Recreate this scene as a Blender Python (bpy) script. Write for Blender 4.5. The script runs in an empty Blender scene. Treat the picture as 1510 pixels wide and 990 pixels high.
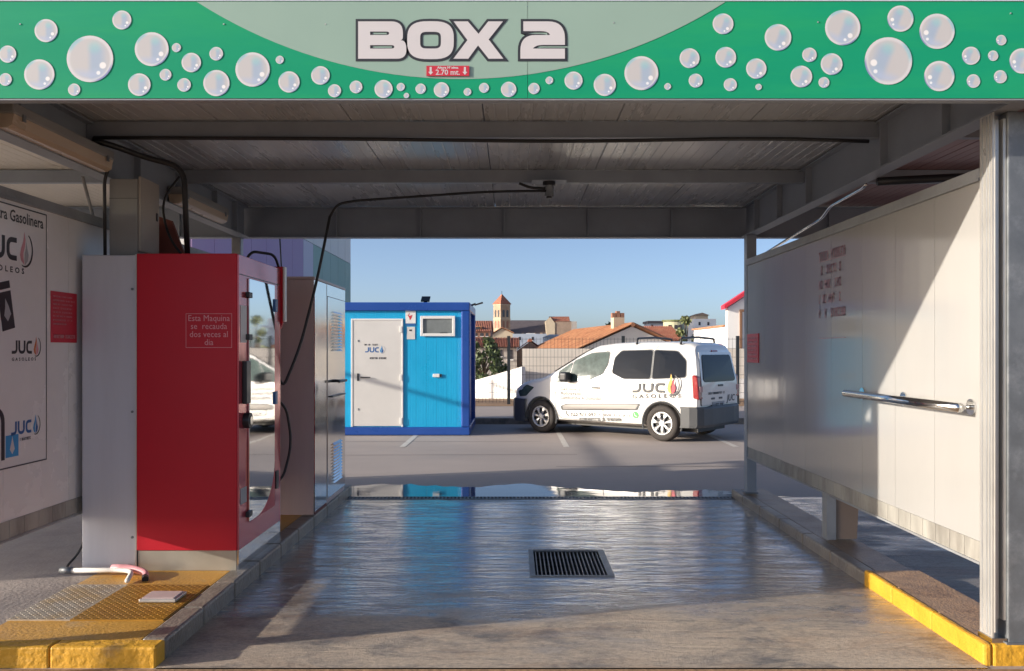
import bpy, bmesh, math, random
from mathutils import Vector, Matrix, Euler

random.seed(7)
R = math.radians
sc = bpy.context.scene
C = sc.collection

# ------------------------------------------------------------------ camera
EYE = 1.62
cam_d = bpy.data.cameras.new('camera')
cam = bpy.data.objects.new('camera', cam_d)
C.objects.link(cam)
cam.location = (0, 0, EYE)
cam.rotation_euler = (R(90), 0, 0)
cam_d.sensor_width = 36
cam_d.lens = 36 * 1250 / 1510
cam_d.shift_x = -2 / 1510
cam_d.shift_y = 23 / 1510
cam_d.clip_start = 0.05
cam_d.clip_end = 5000
sc.camera = cam

# ------------------------------------------------------------------ light
SUN = Vector((1, .29, -.265)).normalized()          # the way the light travels
elev = math.asin(-SUN.z)
rot = math.atan2(-SUN.x, -SUN.y)
world = bpy.data.worlds.new('World')
sc.world = world
world.use_nodes = True
wn = world.node_tree.nodes
sky = wn.new('ShaderNodeTexSky')
sky.sky_type = 'NISHITA'
sky.sun_disc = False
sky.sun_elevation = elev
sky.sun_rotation = rot
sky.air_density = .48
sky.dust_density = 1.5
sky.ozone_density = 1.0
world.node_tree.links.new(sky.outputs[0], wn['Background'].inputs[0])
wn['Background'].inputs[1].default_value = 0.142
sun_d = bpy.data.lights.new('sun', 'SUN')
sun_d.energy = 4.1
sun_d.angle = R(.5)
sun_d.color = (1, .91, .79)
sun = bpy.data.objects.new('sun', sun_d)
C.objects.link(sun)
sun.rotation_euler = SUN.to_track_quat('-Z', 'Y').to_euler()
sc.view_settings.view_transform = 'Standard'
sc.view_settings.look = 'None'
sc.view_settings.exposure = 0.60
sc.view_settings.gamma = 1
sc.view_settings.use_curve_mapping = False
sc.cycles.max_bounces = 10
sc.cycles.diffuse_bounces = 5
sc.cycles.glossy_bounces = 5
sc.cycles.use_denoising = True

# ------------------------------------------------------------------ materials
MAT = {}
def M(name, col, rough=.5, metal=0., var=.1, vs=2., bump=0., bs=30., st=(1, 1, 1), coat=0., col2=None,
      c2lo=.45, c2hi=.65, rvar=.08, spec=.5, bst=None):
    """A procedural surface: colour with uneven tone, optional second colour in patches, uneven gloss and fine relief."""
    m = bpy.data.materials.new(name)
    m.use_nodes = True
    nt = m.node_tree; N = nt.nodes; L = nt.links
    b = N['Principled BSDF']
    tc = N.new('ShaderNodeTexCoord')
    mp = N.new('ShaderNodeMapping'); mp.inputs['Scale'].default_value = st
    L.new(tc.outputs['Object'], mp.inputs[0])
    n1 = N.new('ShaderNodeTexNoise'); n1.inputs['Scale'].default_value = vs; n1.inputs['Detail'].default_value = 7
    n1.inputs['Roughness'].default_value = .62
    L.new(mp.outputs[0], n1.inputs[0])
    mr = N.new('ShaderNodeMapRange'); mr.inputs[1].default_value = .25; mr.inputs[2].default_value = .75
    mr.inputs[3].default_value = 1 - var; mr.inputs[4].default_value = 1 + var
    L.new(n1.outputs[0], mr.inputs[0])
    mul = N.new('ShaderNodeMix'); mul.data_type = 'RGBA'; mul.blend_type = 'MULTIPLY'; mul.inputs[0].default_value = 1
    L.new(mr.outputs[0], mul.inputs[7])
    if col2:
        n2 = N.new('ShaderNodeTexNoise'); n2.inputs['Scale'].default_value = vs * .6; n2.inputs['Detail'].default_value = 8
        n2.inputs['Roughness'].default_value = .7
        L.new(mp.outputs[0], n2.inputs[0])
        r2 = N.new('ShaderNodeMapRange'); r2.inputs[1].default_value = c2lo; r2.inputs[2].default_value = c2hi
        L.new(n2.outputs[0], r2.inputs[0])
        mx = N.new('ShaderNodeMix'); mx.data_type = 'RGBA'
        mx.inputs[6].default_value = (*col, 1); mx.inputs[7].default_value = (*col2, 1)
        L.new(r2.outputs[0], mx.inputs[0]); L.new(mx.outputs[2], mul.inputs[6])
    else:
        mul.inputs[6].default_value = (*col, 1)
    L.new(mul.outputs[2], b.inputs['Base Color'])
    rr = N.new('ShaderNodeMapRange'); rr.inputs[1].default_value = .3; rr.inputs[2].default_value = .7
    rr.inputs[3].default_value = max(.02, rough - rvar); rr.inputs[4].default_value = min(1, rough + rvar)
    L.new(n1.outputs[0], rr.inputs[0]); L.new(rr.outputs[0], b.inputs['Roughness'])
    b.inputs['Metallic'].default_value = metal
    b.inputs['Specular IOR Level'].default_value = spec
    b.inputs['Coat Weight'].default_value = coat
    b.inputs['Coat Roughness'].default_value = .06
    if bump:
        mb = mp
        if bst:
            mb = N.new('ShaderNodeMapping'); mb.inputs['Scale'].default_value = bst
            L.new(tc.outputs['Object'], mb.inputs[0])
        n3 = N.new('ShaderNodeTexNoise'); n3.inputs['Scale'].default_value = bs; n3.inputs['Detail'].default_value = 4
        L.new(mb.outputs[0], n3.inputs[0])
        bp = N.new('ShaderNodeBump'); bp.inputs['Strength'].default_value = bump; bp.inputs['Distance'].default_value = .02
        L.new(n3.outputs[0], bp.inputs['Height']); L.new(bp.outputs[0], b.inputs['Normal'])
    MAT[name] = m
    return m

M('galv', (.20, .215, .23), .45, .45, .2, 7, .06, 60, col2=(.26, .275, .29), c2lo=.5, c2hi=.6)
M('steel_paint', (.31, .32, .33), .5, 0, .14, 3, .05, 50, col2=(.24, .24, .245))
M('beam_paint', (.29, .32, .36), .48, 0, .12, 3, .04, 40)
M('skirt', (.36, .345, .31), .6, 0, .25, 6, .1, 30, st=(1, 1, .3), col2=(.24, .225, .20))
M('alu', (.62, .60, .56), .35, .55, .08, 4)
M('panel_white', (.41, .40, .385), .10, 0, .05, 1.5, .06, 2.2, st=(1, 1, .35), bst=(1, 3.2, .12), spec=.9, rvar=.05)
M('panel_left', (.82, .79, .77), .25, 0, .07, 1.5, .05, 2.2, bst=(1, 2.5, .2), spec=.5)
M('ceil', (.50, .52, .54), .28, 0, .08, 1.2, st=(3, .4, 1), col2=(.45, .465, .48), bump=.03, bs=6)
M('ceil_warm_lit', (.72, .66, .56), .4, 0, .08, 1.2)  # lit copy of ceil, warm bounced light put into the colour
M('ceil_red', (.34, .17, .15), .35, 0, .2, .8, col2=(.24, .11, .10))
M('green', (.010, .33, .17), .5, 0, .06, 1.2, st=(.4, 1, 2.5), col2=(.022, .37, .15), spec=.2)
M('pale_green', (.31, .44, .37), .42, 0, .04, 1.5)
M('print_white', (.66, .63, .64), .45, 0, .03)
M('print_dark', (.035, .037, .045), .5, 0, .1)
M('print_grey', (.05, .05, .055), .5, 0, .1)
M('print_red', (.60, .035, .06), .45, 0, .06)
M('print_blue', (.03, .13, .36), .45)
M('print_sky', (.05, .32, .66), .45)
M('print_orange', (.72, .22, .06), .45)
M('print_yellow', (.75, .46, .08), .45)
M('print_pink', (.72, .33, .36), .5)
M('print_palegrey', (.42, .42, .44), .5)
M('print_green', (.08, .42, .10), .5)
M('red_cab', (.56, .014, .030), .42, 0, .04, 1, .01, 3, spec=.3)
M('red_side', (.55, .10, .13), .15, .3, .06, 1)
M('grey_cab', (.60, .60, .64), .38, .05, .06, 2, .02, 8, st=(4, 4, .4))
M('stain_base', (.46, .43, .36), .35, .45, .1, 5)
M('mirror', (.80, .81, .82), .035, 1, .02, 2, .035, 1.4, rvar=.012, bst=(1, .8, 2.2))
M('inox', (.72, .72, .71), .13, 1, .04, 3, .03, 2.0, rvar=.05, bst=(1, 2.5, .6))
M('inox_dull', (.60, .47, .46), .4, 0, .06, 3, st=(3, 3, .5))
M('chrome', (.75, .75, .74), .12, 1, .05, 6)
M('rubber', (.018, .018, .02), .5, 0, .2, 10)
M('black', (.02, .021, .024), .4, 0, .15, 6)
M('cable', (.022, .022, .024), .45, 0, .1)
M('box_beige', (.40, .36, .31), .5, 0, .08, 3)
M('box_grey', (.27, .265, .25), .5, 0, .1, 3)
M('lamp_cover', (.55, .43, .31), .3, 0, .1, 3, st=(1, .3, 1))
M('rust_red', (.20, .055, .04), .6, 0, .2, 6)
M('yellow', (.66, .345, .026), .6, 0, .16, 5, .5, 26, col2=(.36, .22, .08), c2lo=.58, c2hi=.74)
M('kerb', (.25, .215, .18), .40, 0, .3, 6, .35, 40, col2=(.14, .12, .10))
M('kerb_top', (.27, .19, .13), .4, 0, .25, 4, .3, 60, col2=(.16, .11, .08))
M('faded_red', (.40, .20, .205), .3, 0, .3, 9)
M('kerb_top_lit', (.43, .27, .16), .55, 0, .35, 7, .5, 60, col2=(.22, .13, .08), c2lo=.48, c2hi=.68)  # brighter copy of kerb_top, sunlight painted into the brown
M('island', (.58, .31, .055), .45, 0, .25, 2.2, .25, 50, col2=(.42, .33, .22), c2lo=.52, c2hi=.66)
M('island_grey', (.34, .29, .26), .55, 0, .25, 2.2, .3, 40, col2=(.24, .20, .18))
M('plate', (.44, .225, .03), .40, .25, .2, 4, .1, 60, col2=(.36, .17, .035), c2lo=.5, c2hi=.7)
M('plate_worn', (.52, .45, .36), .45, .3, .2, 5, .1, 60, col2=(.46, .30, .12))
M('white_plastic', (.78, .75, .70), .35, 0, .05)
M('cabin_cyan', (.012, .39, .70), .33, 0, .05, 1.5, .02, 3, spec=.5)
M('cabin_blue', (.018, .075, .33), .32, 0, .06, 2)
M('door_white', (.66, .64, .61), .4, 0, .05, 2)
M('frame_white', (.80, .78, .75), .35, 0, .03)
M('glass_frost', (.20, .22, .22), .12, 0, .3, 3)
M('asphalt_dark', (.10, .10, .105), .8, 0, .2, 3, .3, 80)
M('white_line', (.62, .58, .52), .6, 0, .15, 9, col2=(.40, .36, .32), c2lo=.5, c2hi=.8)
M('render_white', (.84, .82, .79), .7, 0, .06, .8, .1, 12)
M('block_beige', (.70, .64, .56), .8, 0, .1, 1.2, .2, 10)
M('stone', (.46, .35, .24), .85, 0, .18, .5, .3, 3, col2=(.36, .22, .14))
M('stone_light', (.56, .46, .33), .85, 0, .12, .5)
M('brick', (.30, .15, .10), .85, 0, .2, 1, .2, 8)
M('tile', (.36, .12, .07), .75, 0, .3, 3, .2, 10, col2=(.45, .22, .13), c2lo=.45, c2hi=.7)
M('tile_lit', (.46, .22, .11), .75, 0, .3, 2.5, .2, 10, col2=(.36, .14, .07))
M('slate', (.13, .11, .115), .7, 0, .2, 1)
M('wall_grey', (.42, .38, .34), .85, 0, .12, 1)
M('wall_blue', (.48, .53, .60), .8, 0, .1, .8)
M('wall_yellow', (.54, .52, .34), .8, 0, .1, .8)
M('wall_brown', (.33, .24, .18), .85, 0, .2, .8)
M('win_dark', (.06, .055, .06), .25, 0, .2)
M('wood', (.22, .12, .07), .6)
M('earth', (.33, .20, .11), .9, 0, .3, 3, .4, 20)
M('fence', (.035, .04, .045), .5, .3)
M('bld_white', (.66, .64, .60), .6, 0, .04, .2)
M('bld_green', (.24, .38, .33), .6, 0, .05, .2)
M('bld_purple', (.34, .22, .38), .6, 0, .05, .2)
M('bld_lilac', (.50, .47, .56), .6, 0, .05, .2)
M('leaf', (.065, .095, .03), .6, 0, .5, 2.5, col2=(.11, .14, .05))
M('leaf_pale', (.14, .16, .06), .6, 0, .4, 2.5, col2=(.20, .22, .09))
M('bark', (.12, .085, .06), .9, 0, .3, 8)
M('van_white', (.80, .78, .74), .22, 0, .03, 1, coat=.6)
M('van_grey', (.085, .088, .092), .5, 0, .1, 6)
M('van_strip', (.30, .28, .26), .4, 0, .06, 4)
M('glass_tint', (.003, .007, .015), .05, 0, .2, 1, spec=.14, rvar=.02)
M('glass_clear', (.06, .09, .083), .06, 0, .5, 5, spec=.25, rvar=.02)
M('tyre', (.045, .038, .034), .8, 0, .2, 12, .2, 40)
M('rim', (.62, .62, .63), .3, .7, .06, 8)
M('tail_red', (.28, .008, .012), .15, 0, .15, 10, coat=.5)
M('tail_clear', (.52, .30, .30), .15, 0, .1, 10)
M('seam', (.16, .155, .15), .6)

# wet concrete of the wash floor: brushed relief, water film in patches, drier towards the street
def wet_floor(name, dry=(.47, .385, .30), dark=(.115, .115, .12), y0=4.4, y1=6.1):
    m = bpy.data.materials.new(name); m.use_nodes = True
    nt = m.node_tree; N = nt.nodes; L = nt.links; b = N['Principled BSDF']
    g = N.new('ShaderNodeNewGeometry')
    sep = N.new('ShaderNodeSeparateXYZ'); L.new(g.outputs['Position'], sep.inputs[0])
    def noise(scale, sx, sy, det=6, ro=.6, dist=0.):
        mp = N.new('ShaderNodeMapping'); mp.inputs['Scale'].default_value = (sx, sy, 1)
        L.new(g.outputs['Position'], mp.inputs[0])
        n = N.new('ShaderNodeTexNoise'); n.inputs['Scale'].default_value = scale
        n.inputs['Detail'].default_value = det; n.inputs['Roughness'].default_value = ro
        n.inputs['Distortion'].default_value = dist
        L.new(mp.outputs[0], n.inputs[0]); return n.outputs[0]
    def rng(s, a, c, lo=0., hi=1.):
        r = N.new('ShaderNodeMapRange'); r.inputs[1].default_value = a; r.inputs[2].default_value = c
        r.inputs[3].default_value = lo; r.inputs[4].default_value = hi; L.new(s, r.inputs[0]); return r.outputs[0]
    def op(o, a, c):
        k = N.new('ShaderNodeMath'); k.operation = o
        for i, s in enumerate((a, c)):
            if isinstance(s, (int, float)): k.inputs[i].default_value = s
            else: L.new(s, k.inputs[i])
        return k.outputs[0]
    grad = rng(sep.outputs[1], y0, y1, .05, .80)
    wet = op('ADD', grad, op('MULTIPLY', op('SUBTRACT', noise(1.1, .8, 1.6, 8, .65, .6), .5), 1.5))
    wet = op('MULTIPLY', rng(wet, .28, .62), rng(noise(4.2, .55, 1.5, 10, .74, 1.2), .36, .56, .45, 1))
    streak = noise(8, .8, 2.4, 10, .78, 1.2)
    blot = noise(2.3, .8, 1.4, 9, .72, .5)
    stain = noise(1.3, .6, 1.5, 8, .7, 1.0)
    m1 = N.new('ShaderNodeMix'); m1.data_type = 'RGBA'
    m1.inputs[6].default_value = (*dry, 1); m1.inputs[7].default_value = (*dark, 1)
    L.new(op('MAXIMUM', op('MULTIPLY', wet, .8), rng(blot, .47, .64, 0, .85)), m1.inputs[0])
    m3 = N.new('ShaderNodeMix'); m3.data_type = 'RGBA'; m3.inputs[7].default_value = (.27, .15, .08, 1)
    L.new(m1.outputs[2], m3.inputs[6]); L.new(rng(stain, .50, .72, 0, .65), m3.inputs[0])
    m2 = N.new('ShaderNodeMix'); m2.data_type = 'RGBA'; m2.blend_type = 'MULTIPLY'; m2.inputs[0].default_value = 1
    L.new(m3.outputs[2], m2.inputs[6]); L.new(rng(noise(34, .8, 1.2, 6, .75), .3, .7, .62, 1.34), m2.inputs[7])
    L.new(m2.outputs[2], b.inputs['Base Color'])
    ro = op('ADD', rng(wet, 0, 1, .5, .03), rng(streak, .5, .75, 0, .14))
    L.new(ro, b.inputs['Roughness'])
    b.inputs['Specular IOR Level'].default_value = .9
    L.new(rng(wet, 0, 1, 0, .8), b.inputs['Coat Weight']); b.inputs['Coat Roughness'].default_value = .04; b.inputs['Coat IOR'].default_value = 1.5
    h = op('ADD', op('MULTIPLY', noise(2.8, .5, 2.5, 5, .56, 1.3), 2.5), op('MULTIPLY', noise(30, .7, 1.5, 5, .66, .5), .30))
    dryf = rng(wet, 0, .7, 1, 0)
    h = op('ADD', h, op('MULTIPLY', dryf, op('MULTIPLY', noise(75, 1, 1.3, 4, .7), .8)))
    bp = N.new('ShaderNodeBump'); bp.inputs['Distance'].default_value = .011
    L.new(rng(wet, 0, 1, .8, .42), bp.inputs['Strength'])
    L.new(h, bp.inputs['Height']); L.new(bp.outputs[0], b.inputs['Normal']); L.new(bp.outputs[0], b.inputs['Coat Normal'])
    MAT[name] = m
    return m
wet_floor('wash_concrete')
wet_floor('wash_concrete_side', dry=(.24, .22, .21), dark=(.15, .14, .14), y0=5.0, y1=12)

def ground_mat():
    m = M('lot', (.43, .365, .325), .75, 0, .12, .35, .25, 60, st=(.5, 1.2, 1), col2=(.36, .31, .28), c2lo=.4, c2hi=.7, rvar=.1)
    return m
ground_mat()

def water_mat():
    m = M('water_film', (.13, .13, .13), .03, 0, .2, 1, .05, 3, rvar=.01, bst=(.5, 2, 1), spec=.7)
    return m
water_mat()

# printed soap bubble: unit disc in its local XZ plane
def bubble_mat():
    m = bpy.data.materials.new('bubble_print'); m.use_nodes = True
    nt = m.node_tree; N = nt.nodes; L = nt.links; b = N['Principled BSDF']
    tc = N.new('ShaderNodeTexCoord')
    def dist(cx, cz):
        v = N.new('ShaderNodeVectorMath'); v.operation = 'DISTANCE'; v.inputs[1].default_value = (cx, 0, cz)
        L.new(tc.outputs['Object'], v.inputs[0]); return v.outputs['Value']
    def rng(s, a, c, lo=0., hi=1.):
        r = N.new('ShaderNodeMapRange'); r.interpolation_type = 'SMOOTHSTEP'
        r.inputs[1].default_value = a; r.inputs[2].default_value = c
        r.inputs[3].default_value = lo; r.inputs[4].default_value = hi; L.new(s, r.inputs[0]); return r.outputs[0]
    def op(o, a, c):
        k = N.new('ShaderNodeMath'); k.operation = o
        for i, s in enumerate((a, c)):
            if isinstance(s, (int, float)): k.inputs[i].default_value = s
            else: L.new(s, k.inputs[i])
        return k.outputs[0]
    cur = None
    def layer(col, fac):
        nonlocal cur
        mx = N.new('ShaderNodeMix'); mx.data_type = 'RGBA'
        if cur is None: mx.inputs[6].default_value = (.58, .56, .56, 1)
        else: L.new(cur, mx.inputs[6])
        mx.inputs[7].default_value = (*col, 1); L.new(fac, mx.inputs[0]); cur = mx.outputs[2]
    sp = N.new('ShaderNodeSeparateXYZ'); L.new(tc.outputs['Object'], sp.inputs[0])
    band = op('MULTIPLY', rng(sp.outputs[0], -.18, .15), rng(sp.outputs[0], .35, .85, 1, 0))
    layer((.36, .47, .62), op('MULTIPLY', band, rng(sp.outputs[2], .75, .3, 0, .8)))
    layer((.30, .60, .62), rng(dist(.2, .5), .05, .42, .55, 0))
    layer((.47, .54, .70), op('MULTIPLY', rng(sp.outputs[2], -.3, -.75, 0, .8), rng(dist(0, 0), .95, .7, 0, 1)))
    d = dist(0, 0)
    layer((.72, .71, .73), rng(d, .80, .93, 0, .8))
    layer((.16, .22, .48), op('MULTIPLY', rng(d, .88, .97), rng(dist(.75, -.8), .3, .75, .85, 0)))
    layer((.28, .55, .62), op('MULTIPLY', rng(d, .78, .92), rng(dist(-.7, .72), .2, .6, .8, 0)))
    layer((.88, .86, .85), rng(dist(.55, -.28), .11, .17, 1, 0))
    layer((.85, .86, .88), rng(dist(.36, -.6), .06, .11, 1, 0))
    L.new(cur, b.inputs['Base Color'])
    b.inputs['Roughness'].default_value = .45
    MAT['bubble'] = m
bubble_mat()

# ------------------------------------------------------------------ builders
ORG = {}
class MB:
    def __init__(s): s.v = []; s.f = []
    def add(s, vs, fs):
        k = len(s.v); s.v += [Vector(p) for p in vs]; s.f += [tuple(i + k for i in q) for q in fs]; return s
    def box(s, x0, x1, y0, y1, z0, z1):
        return s.add([(x0, y0, z0), (x1, y0, z0), (x1, y1, z0), (x0, y1, z0), (x0, y0, z1), (x1, y0, z1), (x1, y1, z1), (x0, y1, z1)],
                     [(3, 2, 1, 0), (4, 5, 6, 7), (0, 1, 5, 4), (1, 2, 6, 5), (2, 3, 7, 6), (3, 0, 4, 7)])
    def quad(s, a, b, c, d): return s.add([a, b, c, d], [(0, 1, 2, 3)])
    def tube(s, pts, r, n=10, r1=None, cap=True):
        pts = [Vector(p) for p in pts]; rings = []; prev = None
        for i, p in enumerate(pts):
            t = (pts[min(i + 1, len(pts) - 1)] - pts[max(i - 1, 0)]).normalized()
            if prev is None:
                a = Vector((0, 0, 1)) if abs(t.z) < .9 else Vector((1, 0, 0))
                u = t.cross(a).normalized()
            else:
                u = (prev - t * prev.dot(t)).normalized()
            prev = u; w = t.cross(u)
            rr = r if r1 is None else r + (r1 - r) * i / (len(pts) - 1)
            rings.append([p + (u * math.cos(2 * math.pi * k / n) + w * math.sin(2 * math.pi * k / n)) * rr for k in range(n)])
        k0 = len(s.v)
        for g in rings: s.v += g
        for i in range(len(rings) - 1):
            for k in range(n):
                a = k0 + i * n + k; b = k0 + i * n + (k + 1) % n
                s.f.append((a, b, b + n, a + n))
        if cap:
            s.f.append(tuple(k0 + k for k in reversed(range(n))))
            s.f.append(tuple(k0 + (len(rings) - 1) * n + k for k in range(n)))
        return s
    def prism(s, poly, fn, d0, d1):
        """poly of 2D points; fn(a, b, d) -> 3D."""
        n = len(poly)
        vs = [fn(a, b, d0) for a, b in poly] + [fn(a, b, d1) for a, b in poly]
        fs = [tuple(range(n)), tuple(reversed(range(n, 2 * n)))] + [((i + 1) % n, i, i + n, (i + 1) % n + n) for i in range(n)]
        return s.add(vs, fs)
    def lathe(s, prof, c, ax, n=28):
        """prof of (radius, offset along axis); ax 'y'."""
        k0 = len(s.v)
        for r, d in prof:
            for k in range(n):
                a = 2 * math.pi * k / n
                s.v.append(Vector((c[0] + r * math.cos(a), c[1] + d, c[2] + r * math.sin(a))))
        for i in range(len(prof) - 1):
            for k in range(n):
                a = k0 + i * n + k; b = k0 + i * n + (k + 1) % n
                s.f.append((a, b, b + n, a + n))
        return s
    def build(s, name, mat, parent=None, bevel=0, smooth=False, seg=2, local=False):
        me = bpy.data.meshes.new(name)
        if parent is not None: o0 = ORG[parent.name]
        else:
            xs = [v.x for v in s.v]; ys = [v.y for v in s.v]; zs = [v.z for v in s.v]
            o0 = Vector(((min(xs) + max(xs)) / 2, (min(ys) + max(ys)) / 2, min(zs)))
        me.from_pydata([tuple(v - o0) for v in s.v], [], s.f)
        bm = bmesh.new(); bm.from_mesh(me); bmesh.ops.recalc_face_normals(bm, faces=bm.faces); bm.to_mesh(me); bm.free()
        me.materials.append(MAT[mat])
        o = bpy.data.objects.new(name, me); C.objects.link(o)
        if parent is not None: o.parent = parent; ORG[o.name] = o0
        else: o.location = o0; ORG[o.name] = o0
        if smooth: me.shade_smooth()
        if bevel:
            b = o.modifiers.new('bevel', 'BEVEL'); b.width = bevel; b.segments = seg; b.limit_method = 'ANGLE'; b.angle_limit = R(40)
        return o
def tag(o, label=None, cat=None, group=None, kind=None):
    if label: o['label'] = label
    if cat: o['category'] = cat
    if group: o['group'] = group
    if kind: o['kind'] = kind
    return o
def thing(name, label, cat, loc=(0, 0, 0), rz=0, group=None, local=False):
    o = bpy.data.objects.new(name, None); C.objects.link(o)
    o.location = loc; o.rotation_euler = (0, 0, rz); o.empty_display_size = .2
    ORG[o.name] = Vector((0, 0, 0)) if local else Vector(loc)
    return tag(o, label, cat, group)
def bx(name, mat, parent, x0, x1, y0, y1, z0, z1, bevel=0):
    return MB().box(x0, x1, y0, y1, z0, z1).build(name, mat, parent, bevel)
def copy_tree(o, parent=None):
    c = o.copy(); C.objects.link(c); ORG[c.name] = ORG[o.name]
    if parent: c.parent = parent
    for ch in list(o.children): copy_tree(ch, c)
    return c

def curve_mesh(cu, mtx):
    tmp = bpy.data.objects.new('tmp', cu); C.objects.link(tmp)
    dg = bpy.context.evaluated_depsgraph_get()
    me = bpy.data.meshes.new_from_object(tmp.evaluated_get(dg))
    vs = [mtx @ v.co for v in me.vertices]; fs = [tuple(p.vertices) for p in me.polygons]
    bpy.data.objects.remove(tmp); bpy.data.meshes.remove(me)
    b = MB(); b.add(vs, fs); return b
def text(name, body, size, mat, parent, mtx, align='LEFT', bold=0., xs=1., gap=1., line=1., shear=0.):
    cu = bpy.data.curves.new('t', 'FONT'); cu.body = body; cu.size = size; cu.align_x = align; cu.offset = bold
    cu.space_character = gap; cu.space_line = line; cu.resolution_u = 2; cu.shear = shear
    o = curve_mesh(cu, mtx @ Matrix.Diagonal((xs, 1, 1, 1))).build(name, mat, parent); bpy.data.curves.remove(cu); return o
def shape(splines, mtx, offset=0.):
    cu = bpy.data.curves.new('s', 'CURVE'); cu.dimensions = '2D'; cu.fill_mode = 'BOTH'; cu.offset = offset
    for pts in splines:
        sp = cu.splines.new('POLY'); sp.points.add(len(pts) - 1)
        for q, p in zip(sp.points, pts): q.co = (p[0], p[1], 0, 1)
        sp.use_cyclic_u = True
    b = curve_mesh(cu, mtx); bpy.data.curves.remove(cu); return b
def frame(origin, xdir, up=(0, 0, 1)):
    x = Vector(xdir).normalized(); y = Vector(up).normalized(); z = x.cross(y)
    m = Matrix((x, y, z)).transposed().to_4x4(); m.translation = Vector(origin); return m
def rounded(pts, r, n=6):
    out = []
    for i, p in enumerate(pts):
        p = Vector(p)
        if i in (0, len(pts) - 1) or r == 0: out.append(p); continue
        a = (Vector(pts[i - 1]) - p); b = (Vector(pts[i + 1]) - p)
        q = min(r, a.length * .49, b.length * .49); a.normalize(); b.normalize()
        for k in range(n + 1):
            t = k / n
            out.append((1 - t) ** 2 * (p + a * q) + 2 * t * (1 - t) * p + t * t * (p + b * q))
    return out
def stroke(pts, w, r=0.):
    q = rounded([Vector((*p, 0)) for p in pts], r); lft = []; rgt = []
    for i, p in enumerate(q):
        t = (q[min(i + 1, len(q) - 1)] - q[max(i - 1, 0)]).normalized(); nrm = Vector((-t.y, t.x, 0)) * w / 2
        lft.append((p + nrm)[:2]); rgt.append((p - nrm)[:2])
    return lft + rgt[::-1]
def glyphs(name, mat, parent, mtx, w, h, lines, fill=.55, cw=.6, last=1.):
    """rows of printing too small to read: short marks grouped into words."""
    b = MB(); rr = random.Random(int(w * 1e4) + lines); lh = h / lines; ch = lh * fill
    for i in range(lines):
        x = 0; wmax = w * (last if i == lines - 1 else rr.uniform(.85, 1)); z0 = h - (i + 1) * lh + (lh - ch) / 2
        while x < wmax - ch * cw:
            if rr.random() < .15: x += ch * cw; continue
            k = rr.randrange(4); a = ch * cw * .8; t = ch * .2
            R_ = [[(0, t, 0, ch), (0, a, 0, t), (0, a, ch - t, ch)], [(0, t, 0, ch), (a - t, a, 0, ch), (0, a, ch * .42, ch * .42 + t)],
                  [(a / 2 - t / 2, a / 2 + t / 2, 0, ch), (0, a, ch - t, ch)], [(0, a, 0, t), (0, a, ch - t, ch), (0, t, 0, ch), (a - t, a, 0, ch)]][k]
            for (x0, x1, y0, y1) in R_:
                b.add([mtx @ Vector(p) for p in ((x + x0, z0 + y0, 0), (x + x1, z0 + y0, 0), (x + x1, z0 + y1, 0), (x + x0, z0 + y1, 0))], [(0, 1, 2, 3)])
            x += ch * cw
    o = b.build(name, mat, parent); o['kind'] = 'stuff'; return o
def logo(parent, mtx, s, mt, fl=('print_orange', 'print_red', 'print_palegrey'), sub=None, sm=None, ys=1.):
    """the fuel company's word mark: J U C, a flame in a crescent, optional spaced line below (height s, local XY of mtx)."""
    m = mtx @ Matrix.Scale(s, 4)
    for nm, pts in (('letter_j', [(0, .11), (.62, .11), (.62, 1)]), ('letter_u', [(.95, 1), (.95, .11), (1.65, .11), (1.65, 1)]),
                    ('letter_c', [(2.62, .89), (1.98, .89), (1.98, .11), (2.62, .11)])):
        shape([stroke([(p[0], p[1] * ys) for p in pts], .22 * ys ** .5, .34)], m).build(nm, mt, parent)
    cr = [(3.25 + .62 * math.cos(a), .55 + .78 * math.sin(a)) for a in [R(-110 + 170 * k / 14) for k in range(15)]]
    cr += [(3.17 + .60 * math.cos(a), .58 + .74 * math.sin(a)) for a in [R(60 - 170 * k / 14) for k in range(15)]]
    shape([cr], m).build('crescent', fl[2], parent)
    f1 = [(3.2, -.12), (2.95, .05), (2.86, .3), (2.95, .6), (3.12, .95), (3.2, 1.35), (3.28, 1.0), (3.24, .7), (3.12, .4), (3.14, .12)]
    f2 = [(3.25, -.12), (3.46, .08), (3.52, .35), (3.42, .62), (3.34, .95), (3.30, .62), (3.22, .38), (3.2, .1)]
    shape([f1], m @ Matrix.Translation((0, 0, .002))).build('flame', fl[0], parent)
    shape([f2], m @ Matrix.Translation((0, 0, .003))).build('flame', fl[1], parent)
    if sub:
        text('lettering', sub, .34, sm or mt, parent, m @ Matrix.Translation((0, -.52, 0)), xs=1.25, gap=1.72, bold=.008)

def pX(px, Y): return (px - 757) * Y / 1250
def pZ(py, Y): return EYE - (py - 518) * Y / 1250

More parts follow.
